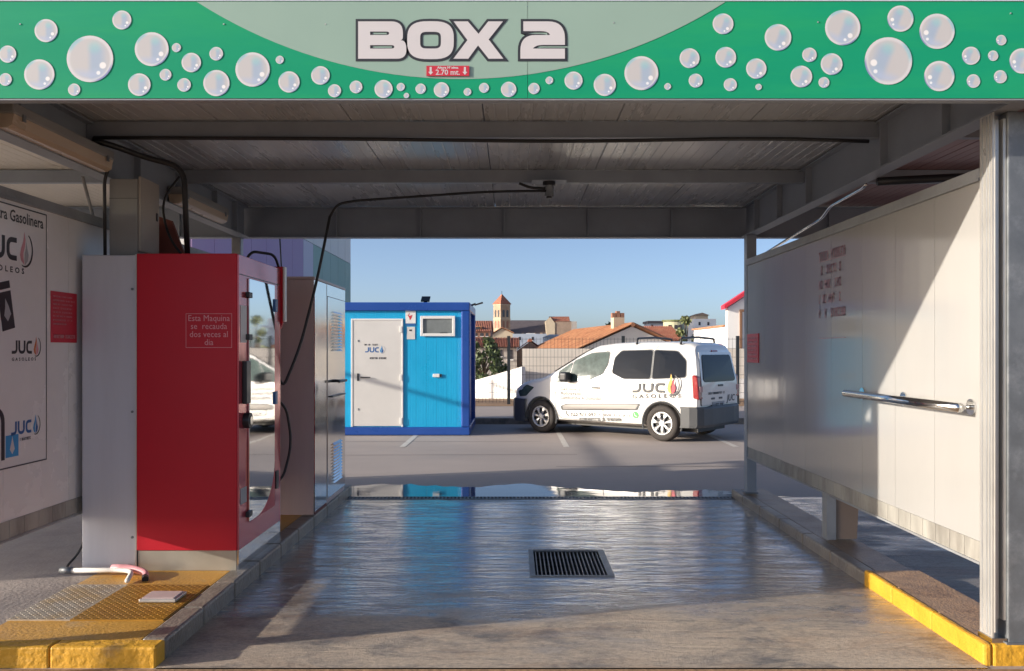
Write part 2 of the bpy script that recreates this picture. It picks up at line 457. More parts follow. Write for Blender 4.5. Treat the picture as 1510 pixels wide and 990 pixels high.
# ================================================================== SETTING
XL, XR = -3.04, 2.50           # inner faces of the two bay walls
FX0, FX1, FY0, FY1 = -1.83, 2.43, 4.335, 9.40
GX0, GX1, GY0, GY1 = .14, .70, 6.10, 6.88     # floor grate opening
def sheet(name, mat, rects, z, kind='structure'):
    b = MB()
    for (x0, x1, y0, y1) in rects: b.quad((x0, y0, z), (x1, y0, z), (x1, y1, z), (x0, y1, z))
    o = b.build(name, mat); o['kind'] = kind; return o
W = 1500
ground = sheet('ground', 'lot', [(-W, W, -200, FY0), (-W, FX0, FY0, FY1), (FX1, W, FY0, FY1), (-W, W, FY1, 2500)], -.006)
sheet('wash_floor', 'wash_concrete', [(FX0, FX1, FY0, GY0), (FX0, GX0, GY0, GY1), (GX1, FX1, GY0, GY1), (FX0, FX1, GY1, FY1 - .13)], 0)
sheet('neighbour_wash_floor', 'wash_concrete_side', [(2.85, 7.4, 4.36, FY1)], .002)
sheet('apron', 'earth', [(-20, 20, -3, FY0 - .012)], -.002)
# pavement behind the parking spaces
pv = MB().box(-30, 30, 19.0, 24.6, -.3, .11).build('pavement', 'lot'); pv['kind'] = 'structure'
kb = MB().box(-30, 30, 18.86, 18.998, -.3, .13).build('kerb', 'kerb', None, .015); kb['kind'] = 'structure'
ea = sheet('earth_strip', 'earth', [(-30, 30, 23.2, 26.9)], .118)
# puddle beyond the channel drain
b = MB(); rr = random.Random(3); top = []
for k in range(49):
    t = k / 48; x = -2.0 + 5.1 * t
    top.append((x, 9.74 + .42 * math.sin(t * 3.0 + .6) * .8 + .16 * math.sin(t * 17) + rr.uniform(-.06, .07) + (.18 if t < .45 else -.04)))
for k in range(48):
    b.quad((top[k][0], 9.41, .0), (top[k + 1][0], 9.41, .0), (top[k + 1][0], top[k + 1][1], .0), (top[k][0], top[k][1], .0))
pd = b.build('puddle', 'water_film'); pd['kind'] = 'structure'
# joints in the parking surface, painted space lines
for x0, x1, y, dy in ((-14, .5, 15.0, .25), (-14, 1.0, 12.95, .35), (.6, 14, 11.9, .25)):
    MB().quad((x0, y, -.0025), (x1, y + dy, -.0025), (x1, y + dy + .022, -.0025), (x0, y + .022, -.0025)).build('joint', 'asphalt_dark', ground)
for x in (-4.68, -1.88, .90, 3.78, 6.58):
    MB().quad((x - .05, 14.35, -.002), (x + .05, 14.35, -.002), (x + .05, 18.8, -.002), (x - .05, 18.8, -.002)).build('painted_line', 'white_line', ground)

# ================================================================== WASH BAY STRUCTURE
can = thing('wash_canopy', 'grey steel canopy with ribbed ceiling panels roofing the wash bay', 'canopy', (0, 6.8, 0))
def ibeam(name, x, y0, y1, z0=2.865, z1=3.20, w=.12, stiff=()):
    o = MB().box(x - .006, x + .006, y0, y1, z0 + .012, z1 - .012).build(name, 'beam_paint', can)
    bx('flange', 'beam_paint', o, x - w / 2, x + w / 2, y0, y1, z0, z0 + .012)
    bx('flange', 'beam_paint', o, x - w / 2, x + w / 2, y0, y1, z1 - .012, z1)
    for y in stiff:
        for s in (-1, 1):
            bx('stiffener', 'beam_paint', o, *sorted((x + s * .006, x + s * .057)), y - .006, y + .006, z0 + .012, z1 - .012)
    return o
ibeam('side_beam', 2.555, 4.2, 9.28, stiff=(4.95, 5.78, 7.25, 8.05, 8.8))
ibeam('side_beam', -2.955, 4.2, 9.28, stiff=(5.0, 5.86, 6.6, 7.4, 8.3, 8.9))
ibeam('side_beam', 7.3, 4.2, 9.28)
ibeam('side_beam', -7.7, 4.2, 9.28)
for y in (5.85, 7.42):
    for x0, x1 in ((-7.69, -2.965), (-2.945, 2.545), (2.565, 7.29)):
        b = MB().box(x0, x1, y, y + .008, 3.095, 3.205).box(x0, x1, y + .008, y + .06, 3.095, 3.101).box(x0, x1, y + .008, y + .06, 3.199, 3.205)
        b.build('purlin', 'beam_paint', can)
for x0, x1 in ((-7.8, -2.96), (-2.958, 2.558), (2.56, 7.4)):
    o = MB().box(x0, x1, 9.34, 9.35, 2.877, 3.19).build('back_beam', 'beam_paint', can)
    bx('flange', 'beam_paint', o, x0, x1, 9.285, 9.40, 2.865, 2.877)
    bx('flange', 'beam_paint', o, x0, x1, 9.285, 9.40, 3.19, 3.202)
    n = 6
    for k in range(1, n):
        x = x0 + (x1 - x0) * k / n + .1
        bx('stiffener', 'beam_paint', o, x - .007, x + .007, 9.288, 9.34, 2.877, 3.19)
    o = MB().box(x0, x1, 4.30, 4.31, 2.90, 3.19).build('front_beam', 'beam_paint', can)
    bx('flange', 'beam_paint', o, x0, x1, 4.312, 4.36, 2.90, 2.912)
# ceiling of ribbed sandwich panels, each about a metre wide
edges = [-7.8 + k * (4.845 / 5) for k in range(5)] + [-2.955 + k * (5.51 / 6) for k in range(6)] + [2.555 + k * (4.845 / 5) for k in range(6)]
for i in range(len(edges) - 1):
    x0, x1 = edges[i] + .003, edges[i + 1] - .003
    prof = []; nr = 11; p = (x1 - x0) / nr
    for k in range(nr):
        a = x0 + k * p
        prof += [(a, 3.213), (a + p * .82, 3.213), (a + p * .86, 3.2155), (a + p * .96, 3.2155)]
    prof += [(x1, 3.213), (x1, 3.32), (x0, 3.32)]
    mt = 'ceil_warm_lit' if edges[i] < -3 else 'ceil_red' if edges[i] > 2.5 else 'ceil'
    MB().prism(prof, lambda a, c, d: (a, d, c), 4.19, 9.42).build('ceiling_panel', mt, can)
# posts
def post(x0, x1, y0, y1, mat='galv', z0=.10, z1=2.864):
    o = bx('post', mat, can, x0, x1, y0, y1, z0, z1, .006)
    bx('base_plate', 'galv', o, x0 - .015, x1 + .015, y0 - .015, y1 + .015, z0 - .001, z0 + .012)
    return o
pf = post(2.565, 2.668, 4.395, 4.50)
post(-3.14, -3.035, 4.20, 4.30, z0=.0)
post(2.495, 2.60, 9.06, 9.17, 'beam_paint')
post(-3.09, -2.99, 9.29, 9.39, 'steel_paint')
for x in (7.25, -7.75):
    post(x, x + .1, 4.395, 4.50); post(x, x + .1, 9.2, 9.3)
# cream aluminium wash-curtain channel beside the front post
ch = MB().box(2.487, 2.497, 4.40, 4.52, .13, 2.86).box(2.497, 2.556, 4.47, 4.478, .13, 2.86).build('curtain_channel', 'alu', can)
bx('channel_lip', 'alu', ch, 2.497, 2.503, 4.395, 4.40, .16, 2.80)
bx('channel_rib', 'alu', ch, 2.516, 2.536, 4.43, 4.469, .22, 2.83)
bx('channel_rib', 'alu', ch, 2.548, 2.562, 4.41, 4.469, .22, 2.83)
for yy in (4.418, 4.446, 4.488): bx('channel_groove', 'steel_paint', ch, 2.4845, 2.4868, yy, yy + .009, .14, 2.85)
bx('channel_foot', 'inox', ch, 2.482, 2.56, 4.396, 4.53, .10, .129)

# ------------------------------------------------------------------ bay walls
def bay_wall(name, label, x0, x1, ys, mat, inner):
    w = thing(name, label, 'wall', ((x0 + x1) / 2, ys[0], 0))
    for a, c in zip(ys, ys[1:]):
        bx('panel', mat, w, x0, x1, a + .0015, c - .0015, .60, 2.545)
    bx('top_rail', 'steel_paint', w, x0 - .012, x1 + .012, ys[0], ys[-1], 2.5455, 2.60, .004)
    bx('top_rail_lip', 'steel_paint', w, x0 - .02, x1 + .02, ys[0], ys[-1], 2.53, 2.545)
    xi = inner
    for k in range(int((ys[-1] - ys[0]) / .16)):
        y = ys[0] + .16 * k
        bx('skirt_strip', 'skirt', w, x0 - .004, x1 + .004, y + .002, min(y + .158, ys[-1]), .492, .5995)
    bx('bottom_rail', 'steel_paint', w, x0 - .01, x1 + .01, ys[0], ys[-1], .478, .4915)
    return w
rw = bay_wall('bay_wall', 'glossy white panel wall with a steel rail, half in sun', 2.50, 2.545, [4.53, 5.03, 5.55, 6.07, 6.66, 7.25, 7.84, 8.43, 9.05], 'panel_white', 2.5)
lw = bay_wall('bay_wall', 'white panel wall carrying the fuel company poster behind the red cabinet', -3.09, -3.04, [4.305, 5.05, 5.795, 6.6, 7.5, 8.4, 9.28, 10.0], 'panel_left', -3.04)
bay_far = bay_wall('bay_wall', 'far white panel wall of the next bay beyond the poster wall', -7.75, -7.70, [4.52, 5.8, 7.0, 8.1, 9.15], 'panel_left', -7.7)
# legs under the right wall
bx('leg', 'steel_paint', rw, 2.525, 2.60, 6.83, 6.93, .10, .478)
MB().prism([(2.60, .10), (2.78, .10), (2.80, .478), (2.601, .478)], lambda a, c, d: (a, d, c), 6.86, 6.98).build('leg_box', 'wall_brown', rw)
bx('leg', 'steel_paint', lw, -3.09, -3.04, 7.9, 8.0, .098, .478)
bx('leg', 'steel_paint', lw, -3.09, -3.04, 9.9, 9.99, -.01, .478)
MB().tube([(-3.06, 6.02, 2.86), (-3.06, 6.17, 2.60)], .012, 8).build('brace', 'steel_paint', lw)
# stainless rail on the right wall
rail = thing('wall_rail', 'polished steel pipe rail bolted along the sunlit white wall', 'rail', (2.40, 5.2, 1.3))
MB().tube([(2.40, 4.56, 1.315), (2.40, 6.13, 1.315)], .026, 14).build('pipe', 'chrome', rail, smooth=True)
for y in (4.62, 5.42, 6.06):
    br = MB().tube([(2.424, y, 1.315), (2.492, y, 1.315)], .012, 10).build('bracket', 'chrome', rail, smooth=True)
    MB().lathe([(.04, 0), (.04, .008), (.0, .008)], (0, 0, 0), 'y', 18)
    pl = MB()
    n = 18
    pts = [(2.490, y + .045 * math.cos(2 * math.pi * k / n), 1.315 + .045 * math.sin(2 * math.pi * k / n)) for k in range(n)]
    pl.add(pts + [(2.4985, p[1], p[2]) for p in pts], [tuple(range(n)), tuple(reversed(range(n, 2 * n)))] + [(k, (k + 1) % n, n + (k + 1) % n, n + k) for k in range(n)])
    pl.build('flange_plate', 'chrome', rail)
# red printing on the right wall, small red notice by the back post
def rwY(px): return 2.50 * 1250 / (px - 757)
y0, y1 = rwY(1248), rwY(1208)
nt = thing('wall_notice', 'faded red lettering on a clear sheet stuck to the white wall', 'notice', (2.497, y1, 1.7))
glyphs('lettering', 'faded_red', nt, frame((2.4965, y1, pZ(472, (y0 + y1) / 2)), (0, -1, 0)), y1 - y0, .58, 5, .6, .62)
for z in (1.72, 2.34): bx('border_line', 'faded_red', nt, 2.496, 2.4975, y0, y1, z, z + .006)
nt = thing('red_notice', 'small dark red notice fixed by the slim back post', 'notice', (2.494, 8.9, 1.5))
bx('plate', 'print_red', nt, 2.49, 2.4985, 8.62, 9.03, 1.50, 1.80)
glyphs('lettering', 'print_pink', nt, frame((2.4885, 9.0, 1.52), (0, -1, 0)), .35, .26, 6, .4, .5)

# ------------------------------------------------------------------ fascia sign
SY = 4.15; SP = SY / 1250
sg = thing('fascia_sign', 'green fascia sign with printed soap bubbles reading BOX 2', 'sign', (0, SY, 2.86))
sz0, sz1 = 2.858, 3.332
def sxy(px, py): return ((px - 757) * SP, EYE + (518 - py) * SP)
for x0, x1 in ((-2.62, .069), (.071, 2.86)):
    bx('board', 'green', sg, x0, x1, SY, SY + .03, sz0, sz1)
bx('bottom_trim', 'beam_paint', sg, -2.62, 2.86, SY + .004, SY + .06, sz0 - .008, sz0 - .0005)
bx('top_trim', 'wall_blue', sg, -2.62, 2.86, SY - .004, SY + .06, sz1 + .0005, sz1 + .012)
arc = [(1070, 3)]
for k in range(41):
    a = -1 + 2 * k / 40; dx = -a * 390
    arc.append((680 + dx, 3 + math.sqrt(724 ** 2 - dx ** 2) - 610))
arc = [sxy(*p) for p in arc[1:]]
zt = sz1 - .002
arc = [(x, min(z, zt)) for x, z in arc]
fr = frame((0, SY - .0015, 0), (1, 0, 0))
for cond in (lambda x: x <= .069, lambda x: x >= .071):
    pts = [p for p in arc if cond(p[0])]
    xc = .069 if cond(0) else .071
    zc = min(arc, key=lambda p: abs(p[0] - xc))[1]
    pts = sorted(pts); pts = pts + [(xc, zc), (xc, zt)] if cond(0) else [(xc, zt), (xc, zc)] + pts
    shape([pts], fr).build('pale_arch', 'pale_green', sg)
def q3(pts, ox=500): return [sxy(ox + p[0] / 3, p[1] / 3) for p in pts]
def bez(p0, p1, p2, n=8): return [((1 - t) ** 2 * p0[0] + 2 * t * (1 - t) * p1[0] + t * t * p2[0], (1 - t) ** 2 * p0[1] + 2 * t * (1 - t) * p1[1] + t * t * p2[1]) for t in [k / n for k in range(n + 1)]]
def sup(cx, cy, a, c, e, n=40): return [(cx + a * math.copysign(abs(math.cos(t)) ** (2 / e), math.cos(t)), cy + c * math.copysign(abs(math.sin(t)) ** (2 / e), math.sin(t))) for t in [2 * math.pi * k / n for k in range(n)]]
LB = [[(85, 97)] + bez((232, 97), (284, 97), (283, 150)) + bez((283, 165), (283, 178), (272, 180), 4) + bez((283, 182), (298, 190), (298, 215)) + bez((298, 228), (296, 262), (255, 262)) + [(85, 262)],
      [(138, 142)] + bez((210, 142), (222, 142), (222, 149), 3) + bez((222, 150), (222, 157), (210, 157), 3) + [(138, 157)],
      [(138, 202)] + bez((232, 202), (245, 202), (245, 209), 3) + bez((245, 210), (245, 217), (232, 217), 3) + [(138, 217)]]
LO = [sup(405, 180, 103, 84, 3.0), sup(405, 180, 46, 37, 4.2)]
LX = [[(507, 97), (570, 97), (617, 152), (660, 97), (725, 97), (662, 177), (727, 262), (662, 262), (615, 203), (572, 262), (506, 262), (568, 180)]]
L2 = [[(815, 97)] + bez((925, 97), (1000, 97), (999, 175)) + [(999, 201)] + bez((905, 201), (868, 201), (858, 217), 5) + [(999, 217), (999, 262), (802, 262)] + bez((802, 225), (802, 158), (868, 157)) + [(932, 157)] + bez((932, 155), (925, 140), (890, 140), 5) + [(815, 140)]]
for nm, sp in (('letter_b', LB), ('letter_o', LO), ('letter_x', LX), ('digit_two', L2)):
    sp = [q3(s_) for s_ in sp]
    o = shape(sp, frame((0, SY - .0045, 0), (1, 0, 0))).build(nm, 'print_white', sg)
    shape(sp, frame((0, SY - .003, 0), (1, 0, 0)), .0125).build('outline', 'print_dark', o)
# clearance plate
x0, z1 = sxy(629, 98); x1, z0 = sxy(692, 113)
cp = bx('clearance_plate', 'print_red', sg, x0, x1, SY - .008, SY - .0035, z0, z1)
f0 = frame((0, SY - .0085, 0), (1, 0, 0))
for xc in (x0 + .021, x1 - .021):
    shape([[(xc - .005, z1 - .006), (xc + .005, z1 - .006), (xc + .005, z0 + .02), (xc + .012, z0 + .02), (xc, z0 + .005), (xc - .012, z0 + .02), (xc - .005, z0 + .02)]], f0).build('arrow', 'print_white', cp)
text('lettering', '2.70 mt.', .036, 'print_white', cp, f0 @ Matrix.Translation(((x0 + x1) / 2, z0 + .006, 0)), 'CENTER', .0006)
text('lettering', 'Altura Máxima', .015, 'print_white', cp, f0 @ Matrix.Translation(((x0 + x1) / 2, z1 - .014, 0)), 'CENTER', .0006, xs=1.15)
B1 = [(205, 137, 51), (35, 241, 38), (25, 353, 28), (175, 331, 67), (399, 262, 103), (329, 398, 27), (540, 90, 42), (672, 219, 75), (781, 212, 20), (733, 332, 26), (617, 376, 50), (847, 278, 43), (815, 377, 30), (957, 239, 30), (958, 369, 58), (1118, 309, 76), (1238, 266, 18), (1279, 364, 47), (1418, 335, 41), (1480, 403, 29)]
B2 = [(75, 386, 28), (197, 395, 40), (273, 386, 18), (298, 424, 12), (361, 394, 23), (453, 399, 34), (568, 408, 17), (641, 390, 22), (750, 397, 34), (862, 393, 25), (930, 357, 17), (1037, 358, 40), (1175, 377, 49), (1337, 325, 75), (1453, 384, 15)]
B3 = [(168, 107, 46), (20, 259, 44), (180, 255, 46), (47, 358, 31), (200, 376, 29), (315, 305, 45), (325, 386, 14), (411, 167, 59), (550, 244, 32), (514, 340, 48), (614, 366, 24), (648, 285, 48), (697, 124, 78), (952, 84, 58), (899, 271, 105), (1114, 140, 78), (1124, 338, 67), (1264, 248, 40), (1275, 360, 30), (1362, 248, 23), (1398, 179, 23), (1394, 341, 29), (1490, 271, 56)]
ub = bpy.data.meshes.new('bubble')
ub.from_pydata([(math.cos(2 * math.pi * k / 36), 0, math.sin(2 * math.pi * k / 36)) for k in range(36)], [], [tuple(range(36))])
ub.materials.append(MAT['bubble'])
for ox, lst in ((0, B1), (500, B2), (1010, B3), (-110, [(60, 150, 60), (150, 330, 40), (-60, 280, 80)])):
    for (px, py, r) in lst:
        x, z = sxy(ox + px / 3, py / 3)
        o = bpy.data.objects.new('bubble', ub); C.objects.link(o); o.parent = sg
        o.location = Vector((x, SY - .0025, z)) - ORG[sg.name]; k = r / 3 * SP; o.scale = (k, k, k)
        if ox == 1010: o.rotation_euler = (0, R(20), 0); o.scale = (-k, k, k) if px > 850 else (k, k, k)
for px, py in ((30, 36), (330, 36), (480, 36), (905, 34), (1206, 33), (1490, 20), (640, 36)):
    x, z = sxy(px, py)
    bx('rivet', 'alu', sg, x - .003, x + .003, SY - .003, SY - .0004, z - .003, z + .003)
# plain green boards of the next bays
for nm, x0, x1, lb in (('fascia_board', -7.8, -2.63, 'plain green fascia board over the bay beside the poster wall'), ('fascia_board', 2.87, 7.4, 'plain green fascia board over the bay beyond the sunlit wall')):
    tag(MB().box(x0, x1, SY, SY + .03, sz0, sz1).build(nm, 'green'), lb, 'sign')

# ------------------------------------------------------------------ left wall poster
def lwp(px, py, x=-3.037):
    Y = -x * 1250 / (757 - px); return Vector((x, Y, EYE - (py - 518) * Y / 1250))
ps = thing('wall_poster', 'white advertising poster with fuel company logos on the shaded wall', 'poster', (-3.038, 5.0, .9))
bx('sheet', 'panel_left', ps, -3.0385, -3.0370, 4.46, 5.515, .914, 2.51)
for a in ((4.46, 5.515, 2.50, 2.508), (4.46, 5.515, .914, .922), (5.507, 5.515, .922, 2.50), (4.46, 4.468, .922, 2.50)):
    bx('border_line', 'print_dark', ps, -3.0365, -3.0355, *a)
def lwf(y, z, x=-3.0355): return frame((x, y, z), (0, 1, 0))
text('lettering', 'Nuestra Gasolinera', .098, 'print_grey', ps, lwf(5.475, 2.41), 'RIGHT', .0015, xs=.86)
p = lwp(48, 398); logo(ps, lwf(p.y - .14 * 3.85, pZ(388, 5.3)), .14, 'print_grey', ('print_pink', 'print_palegrey', 'print_grey'), 'GASOLEOS')
p = lwp(17, 522); logo(ps, lwf(p.y, pZ(522, 5.2)), .082, 'print_grey', ('print_orange', 'print_pink', 'print_grey'), 'GASOLEOS')
p = lwp(16, 640); logo(ps, lwf(p.y, pZ(641, 5.2)), .082, 'print_blue', ('print_sky', 'print_blue', 'print_grey'))
# tilted dark card with a flame, blue tile, dark pipe
p = lwp(10, 452)
rot_m = lwf(p.y, p.z) @ Matrix.Rotation(R(12), 4, 'Z')
shape([[(-.075, -.14), (.055, -.14), (.055, .09), (-.075, .09)]], rot_m).build('card', 'print_dark', ps)
shape([[(-.075, .105), (.055, .105), (.055, .15), (-.075, .15)]], rot_m).build('card', 'print_dark', ps)
shape([[(-.01, -.09), (-.04, -.05), (-.02, .0), (-.01, .05), (.015, .0), (.03, -.05)]], rot_m @ Matrix.Translation((0, 0, .001))).build('flame', 'print_palegrey', ps)
a = lwp(8, 676); c = lwp(27, 640)
bx('tile', 'print_sky', ps, -3.0360, -3.0355, a.y, c.y, a.z, c.z)
shape([[(0, -.05), (-.025, -.02), (-.01, .02), (0, .06), (.012, .02), (.025, -.02)]], lwf((a.y + c.y) / 2, (a.z + c.z) / 2, -3.0348)).build('flame', 'print_white', ps)
shape([stroke([(-.16, -.02), (0, -.02), (0, -.32)], .035, .1)], lwf(lwp(4, 605).y, lwp(4, 600).z)).build('pipe_print', 'print_dark', ps)
glyphs('lettering', 'print_grey', ps, lwf(lwp(29, 652).y, lwp(29, 652).z), .12, .03, 1)
glyphs('lettering', 'print_grey', ps, lwf(4.55, 1.42), .46, .09, 2)
nt = thing('red_notice', 'red notice with white lines of print beside the wall poster', 'notice', (-3.038, 5.7, 1.7))
a = lwp(75, 505); c = lwp(114, 434)
bx('plate', 'print_red', nt, -3.0385, -3.035, a.y, c.y - .01, a.z + .0, c.z)
glyphs('lettering', 'print_pink', nt, lwf(a.y + .02, a.z + .11, -3.034), c.y - a.y - .05, c.z - a.z - .13, 8, .4, .6, .6)
glyphs('lettering', 'print_pink', nt, lwf(a.y + .03, a.z + .025, -3.034), c.y - a.y - .06, .03, 1, .8)

# ------------------------------------------------------------------ fluorescent fittings on the left beam
for y0, y1, lb in ((4.75, 5.95, 'long lamp fitting under the steel beam above the wall poster'), (7.2, 8.35, 'long lamp fitting behind the thick black hose')):
    t = thing('lamp_fitting', lb, 'lamp', (-2.85, y0, 2.87))
    bx('body', 'box_grey', t, -2.94, -2.80, y0, y1, 2.955, 3.02, .008)
    MB().prism([(-2.935, 2.9545), (-2.805, 2.9545), (-2.815, 2.895), (-2.845, 2.875), (-2.895, 2.875), (-2.925, 2.895)], lambda a, c, d: (a, d, c), y0 + .01, y1 - .01).build('cover', 'lamp_cover', t)
    for y in (y0 + .1, y1 - .1): bx('clip', 'galv', t, -2.80, -2.794, y - .015, y + .015, 2.93, 2.97)

# ================================================================== ISLAND AND KERBS
isl = thing('machine_island', 'raised stained concrete island carrying the red cabinet', 'island', (-2.6, 4.35, 0))
bx('slab', 'island', isl, -2.85, -1.965, 4.47, 9.6, -.05, .098)
bx('slab', 'island_grey', isl, -7.6, -2.852, 4.47, 9.6, -.05, .096)
xs = [-7.6, -6.5, -5.4, -4.3, -3.35, -2.38, -1.83]
for a, c in zip(xs, xs[1:]): bx('kerb_stone', 'yellow', isl, a + .002, c - .002, 4.345, 4.465, -.05, .103, .012)
y = 4.468
while y < 9.5:
    bx('kerb_stone', 'kerb', isl, -1.962, -1.83, y + .002, min(y + .55, 9.62), -.05, .104, .016); y += .553
cp = thing('cover_plate', 'rusty yellow chequer plate set in the island before the red cabinet', 'cover plate', (-2.4, 5.1, .1))
bx('plate', 'plate', cp, -2.50, -1.975, 4.78, 5.50, .0985, .106)
bx('plate', 'plate_worn', cp, -2.86, -2.502, 4.78, 5.50, .0985, .106)
for (x0, x1, mt) in ((-2.86, -2.502, 'plate_worn'), (-2.50, -1.975, 'plate')):
    b = MB(); nx = int((x1 - x0) / .026)
    for i in range(nx):
        for j in range(27):
            x = x0 + .014 + i * .026; y = 4.795 + j * .026; s = 1 if (i + j) % 2 else -1
            d = Vector((.010, .010 * s, 0)); e = Vector((-.0035 * s, .0035, 0)); c0 = Vector((x, y, .1062))
            b.add([c0 - d, c0 + e, c0 + d, c0 - e, c0 + Vector((0, 0, .003))], [(0, 1, 4), (1, 2, 4), (2, 3, 4), (3, 0, 4)])
    o = b.build('raised_lugs', mt, cp); o['kind'] = 'stuff'
lb = thing('junction_box', 'small flat pale metal box lying on the chequer plate', 'box', (-2.12, 5.15, .106))
bx('case', 'alu', lb, -2.25, -2.03, 5.09, 5.27, .1095, .128, .004)
bx('lid', 'inox_dull', lb, -2.235, -2.045, 5.105, 5.255, .1281, .134, .003)
pp = thing('floor_pipe', 'white pipe in a torn red sleeve along the cabinet foot', 'pipe', (-2.7, 5.75, .1))
MB().tube(rounded([(-3.0, 5.74, .135), (-2.68, 5.75, .135), (-2.56, 5.70, .14), (-2.52, 5.53, .12)], .12), .016, 10).build('pipe', 'white_plastic', pp, smooth=True)
MB().tube(rounded([(-2.73, 5.765, .14), (-2.60, 5.765, .145), (-2.47, 5.70, .13), (-2.44, 5.62, .115)], .1), .028, 10, .02).build('sleeve', 'print_pink', pp, smooth=True)
MB().tube([(-2.45, 5.64, .118), (-2.432, 5.60, .112)], .022, 10).build('end', 'black', pp)
MB().tube(rounded([(-3.07, 5.75, .135), (-2.99, 5.74, .135)], .02), .022, 10).build('joint', 'galv', pp, smooth=True)

ks = thing('yellow_kerb', 'yellow painted kerb with brown stained top by the front post', 'kerb', (2.6, 5.1, 0))
ys = [4.375, 4.93, 5.45, 5.88]
for a, c in zip(ys, ys[1:]): bx('kerb_stone', 'yellow', ks, 2.43, 2.475, a + .002, c - .002, -.05, .105, .014)
for a, c in ((2.478, 2.85), (2.853, 3.3)): bx('kerb_stone', 'yellow', ks, a, c, 4.375, 4.42, -.05, .104, .012)
bx('top_slab', 'kerb_top_lit', ks, 2.477, 2.82, 4.422, 5.88, -.05, .099, .006)
kg = thing('grey_kerb', 'wet grey kerb running under the white wall to the back post', 'kerb', (2.6, 7.5, 0))
y = 5.882
while y < 9.4:
    bx('kerb_stone', 'kerb', kg, 2.43, 2.53, y + .002, min(y + .62, 9.45), -.05, .088, .014); y += .622
bx('top_slab', 'kerb_top', kg, 2.532, 2.80, 5.882, 9.45, -.05, .084, .006)

# ================================================================== DRAINS
g = thing('floor_grate', 'square barred drain grate in the wet bay floor', 'grate', (.42, 6.5, 0))
b = MB()
b.quad((GX0, GY0, -.2), (GX1, GY0, -.2), (GX1, GY1, -.2), (GX0, GY1, -.2))
b.quad((GX0, GY0, -.2), (GX0, GY1, -.2), (GX0, GY1, -.002), (GX0, GY0, -.002)); b.quad((GX1, GY0, -.2), (GX1, GY1, -.2), (GX1, GY1, -.002), (GX1, GY0, -.002))
b.quad((GX0, GY1, -.2), (GX1, GY1, -.2), (GX1, GY1, -.002), (GX0, GY1, -.002)); b.quad((GX0, GY0, -.2), (GX1, GY0, -.2), (GX1, GY0, -.002), (GX0, GY0, -.002))
b.build('pit', 'asphalt_dark', g)
for a in ((GX0 - .02, GX0 + .02, GY0 - .012, GY1 + .02), (GX1 - .02, GX1 + .03, GY0 - .012, GY1 + .02)): bx('frame_bar', 'galv', g, *a, -.03, .006)
bx('frame_bar', 'galv', g, GX0 + .021, GX1 - .021, GY0 - .012, GY0 + .012, -.03, .006)
bx('frame_bar', 'rubber', g, GX0 + .021, GX1 - .021, GY1 - .05, GY1 + .02, -.03, .006)
n = 17
for k in range(n):
    x = GX0 + .038 + (GX1 - GX0 - .076) * k / (n - 1)
    bx('bar', 'steel_paint', g, x - .004, x + .004, GY0 + .013, GY1 - .051, -.035, .001)
for k in range(3): bx('cross_bar', 'black', g, GX0 + .021, GX1 - .021, GY0 + .2 * (k + 1) - .004, GY0 + .2 * (k + 1) + .004, -.032, -.022)
g = thing('channel_drain', 'slotted channel drain across the back of the wash floor', 'drain', (.3, 9.33, 0))
b = MB().quad((FX0, 9.27, -.12), (FX1, 9.27, -.12), (FX1, 9.40, -.12), (FX0, 9.40, -.12)); b.quad((FX0, 9.40, -.12), (FX1, 9.40, -.12), (FX1, 9.40, -.001), (FX0, 9.40, -.001)).quad((FX0, 9.27, -.12), (FX1, 9.27, -.12), (FX1, 9.27, -.001), (FX0, 9.27, -.001))
b.build('trough', 'asphalt_dark', g)
bx('edge_bar', 'galv', g, FX0 + .01, FX1 - .01, 9.262, 9.278, -.03, .006); bx('edge_bar', 'galv', g, FX0 + .01, FX1 - .01, 9.393, 9.407, -.03, .006)
b = MB()
for k in range(104):
    x = FX0 + .03 + k * .0407; b.box(x - .009, x + .009, 9.279, 9.392, -.025, .004)
b.build('slot_bars', 'galv', g)['kind'] = 'stuff'

# ================================================================== RED WASH CABINET
cb = thing('wash_cabinet', 'tall red wash control cabinet with a mirror steel door and white notice', 'cabinet', (-2.45, 6.4, .1))
bx('grey_side_panel', 'grey_cab', cb, -2.99, -2.617, 5.875, 6.92, .112, 2.285, .006)
bx('red_body', 'red_cab', cb, -2.605, -1.912, 5.86, 6.92, .2405, 2.295, .005)
bx('base', 'stain_base', cb, -2.60, -1.916, 5.868, 6.91, .099, .240, .003)
bx('corner_trim', 'alu', cb, -2.6165, -2.606, 5.862, 5.90, .112, 2.29)
for z in (.33, 1.2, 2.05):
    MB().tube([(-2.64, 5.876, z), (-2.64, 5.868, z)], .009, 8).build('screw', 'galv', cb)
# side facing the bay
sd = bx('side_panel', 'red_side', cb, -1.911, -1.900, 5.865, 6.915, .2405, 2.29, .002)
bx('kick_plate', 'inox', cb, -1.915, -1.901, 5.87, 6.91, .099, .240)
dr = bx('mirror_door', 'mirror', cb, -1.8985, -1.886, 6.06, 6.70, .40, 2.14, .003)
shape([[(0, 0)] + [(.5 - .5 * math.sin(R(a)), .36 - .36 * math.cos(R(a))) for a in range(0, 91, 9)]], frame((-1.8852, 6.70, .40), (0, -1, 0))).build('red_sticker', 'print_red', dr)
for y, z in ((6.06, 2.02), (6.06, .46), (6.06, 1.72)):
    bx('hinge', 'print_grey', dr, -1.899, -1.872, y - .05, y + .03, z - .02, z + .02, .004)
for y, z in ((6.70, 1.98), (6.70, 1.25)):
    bx('latch', 'print_blue', dr, -1.899, -1.874, y - .02, y + .045, z - .05, z + .05, .004)
bx('keypad', 'black', sd, -1.8995, -1.865, 5.93, 6.03, 1.25, 1.55, .006)
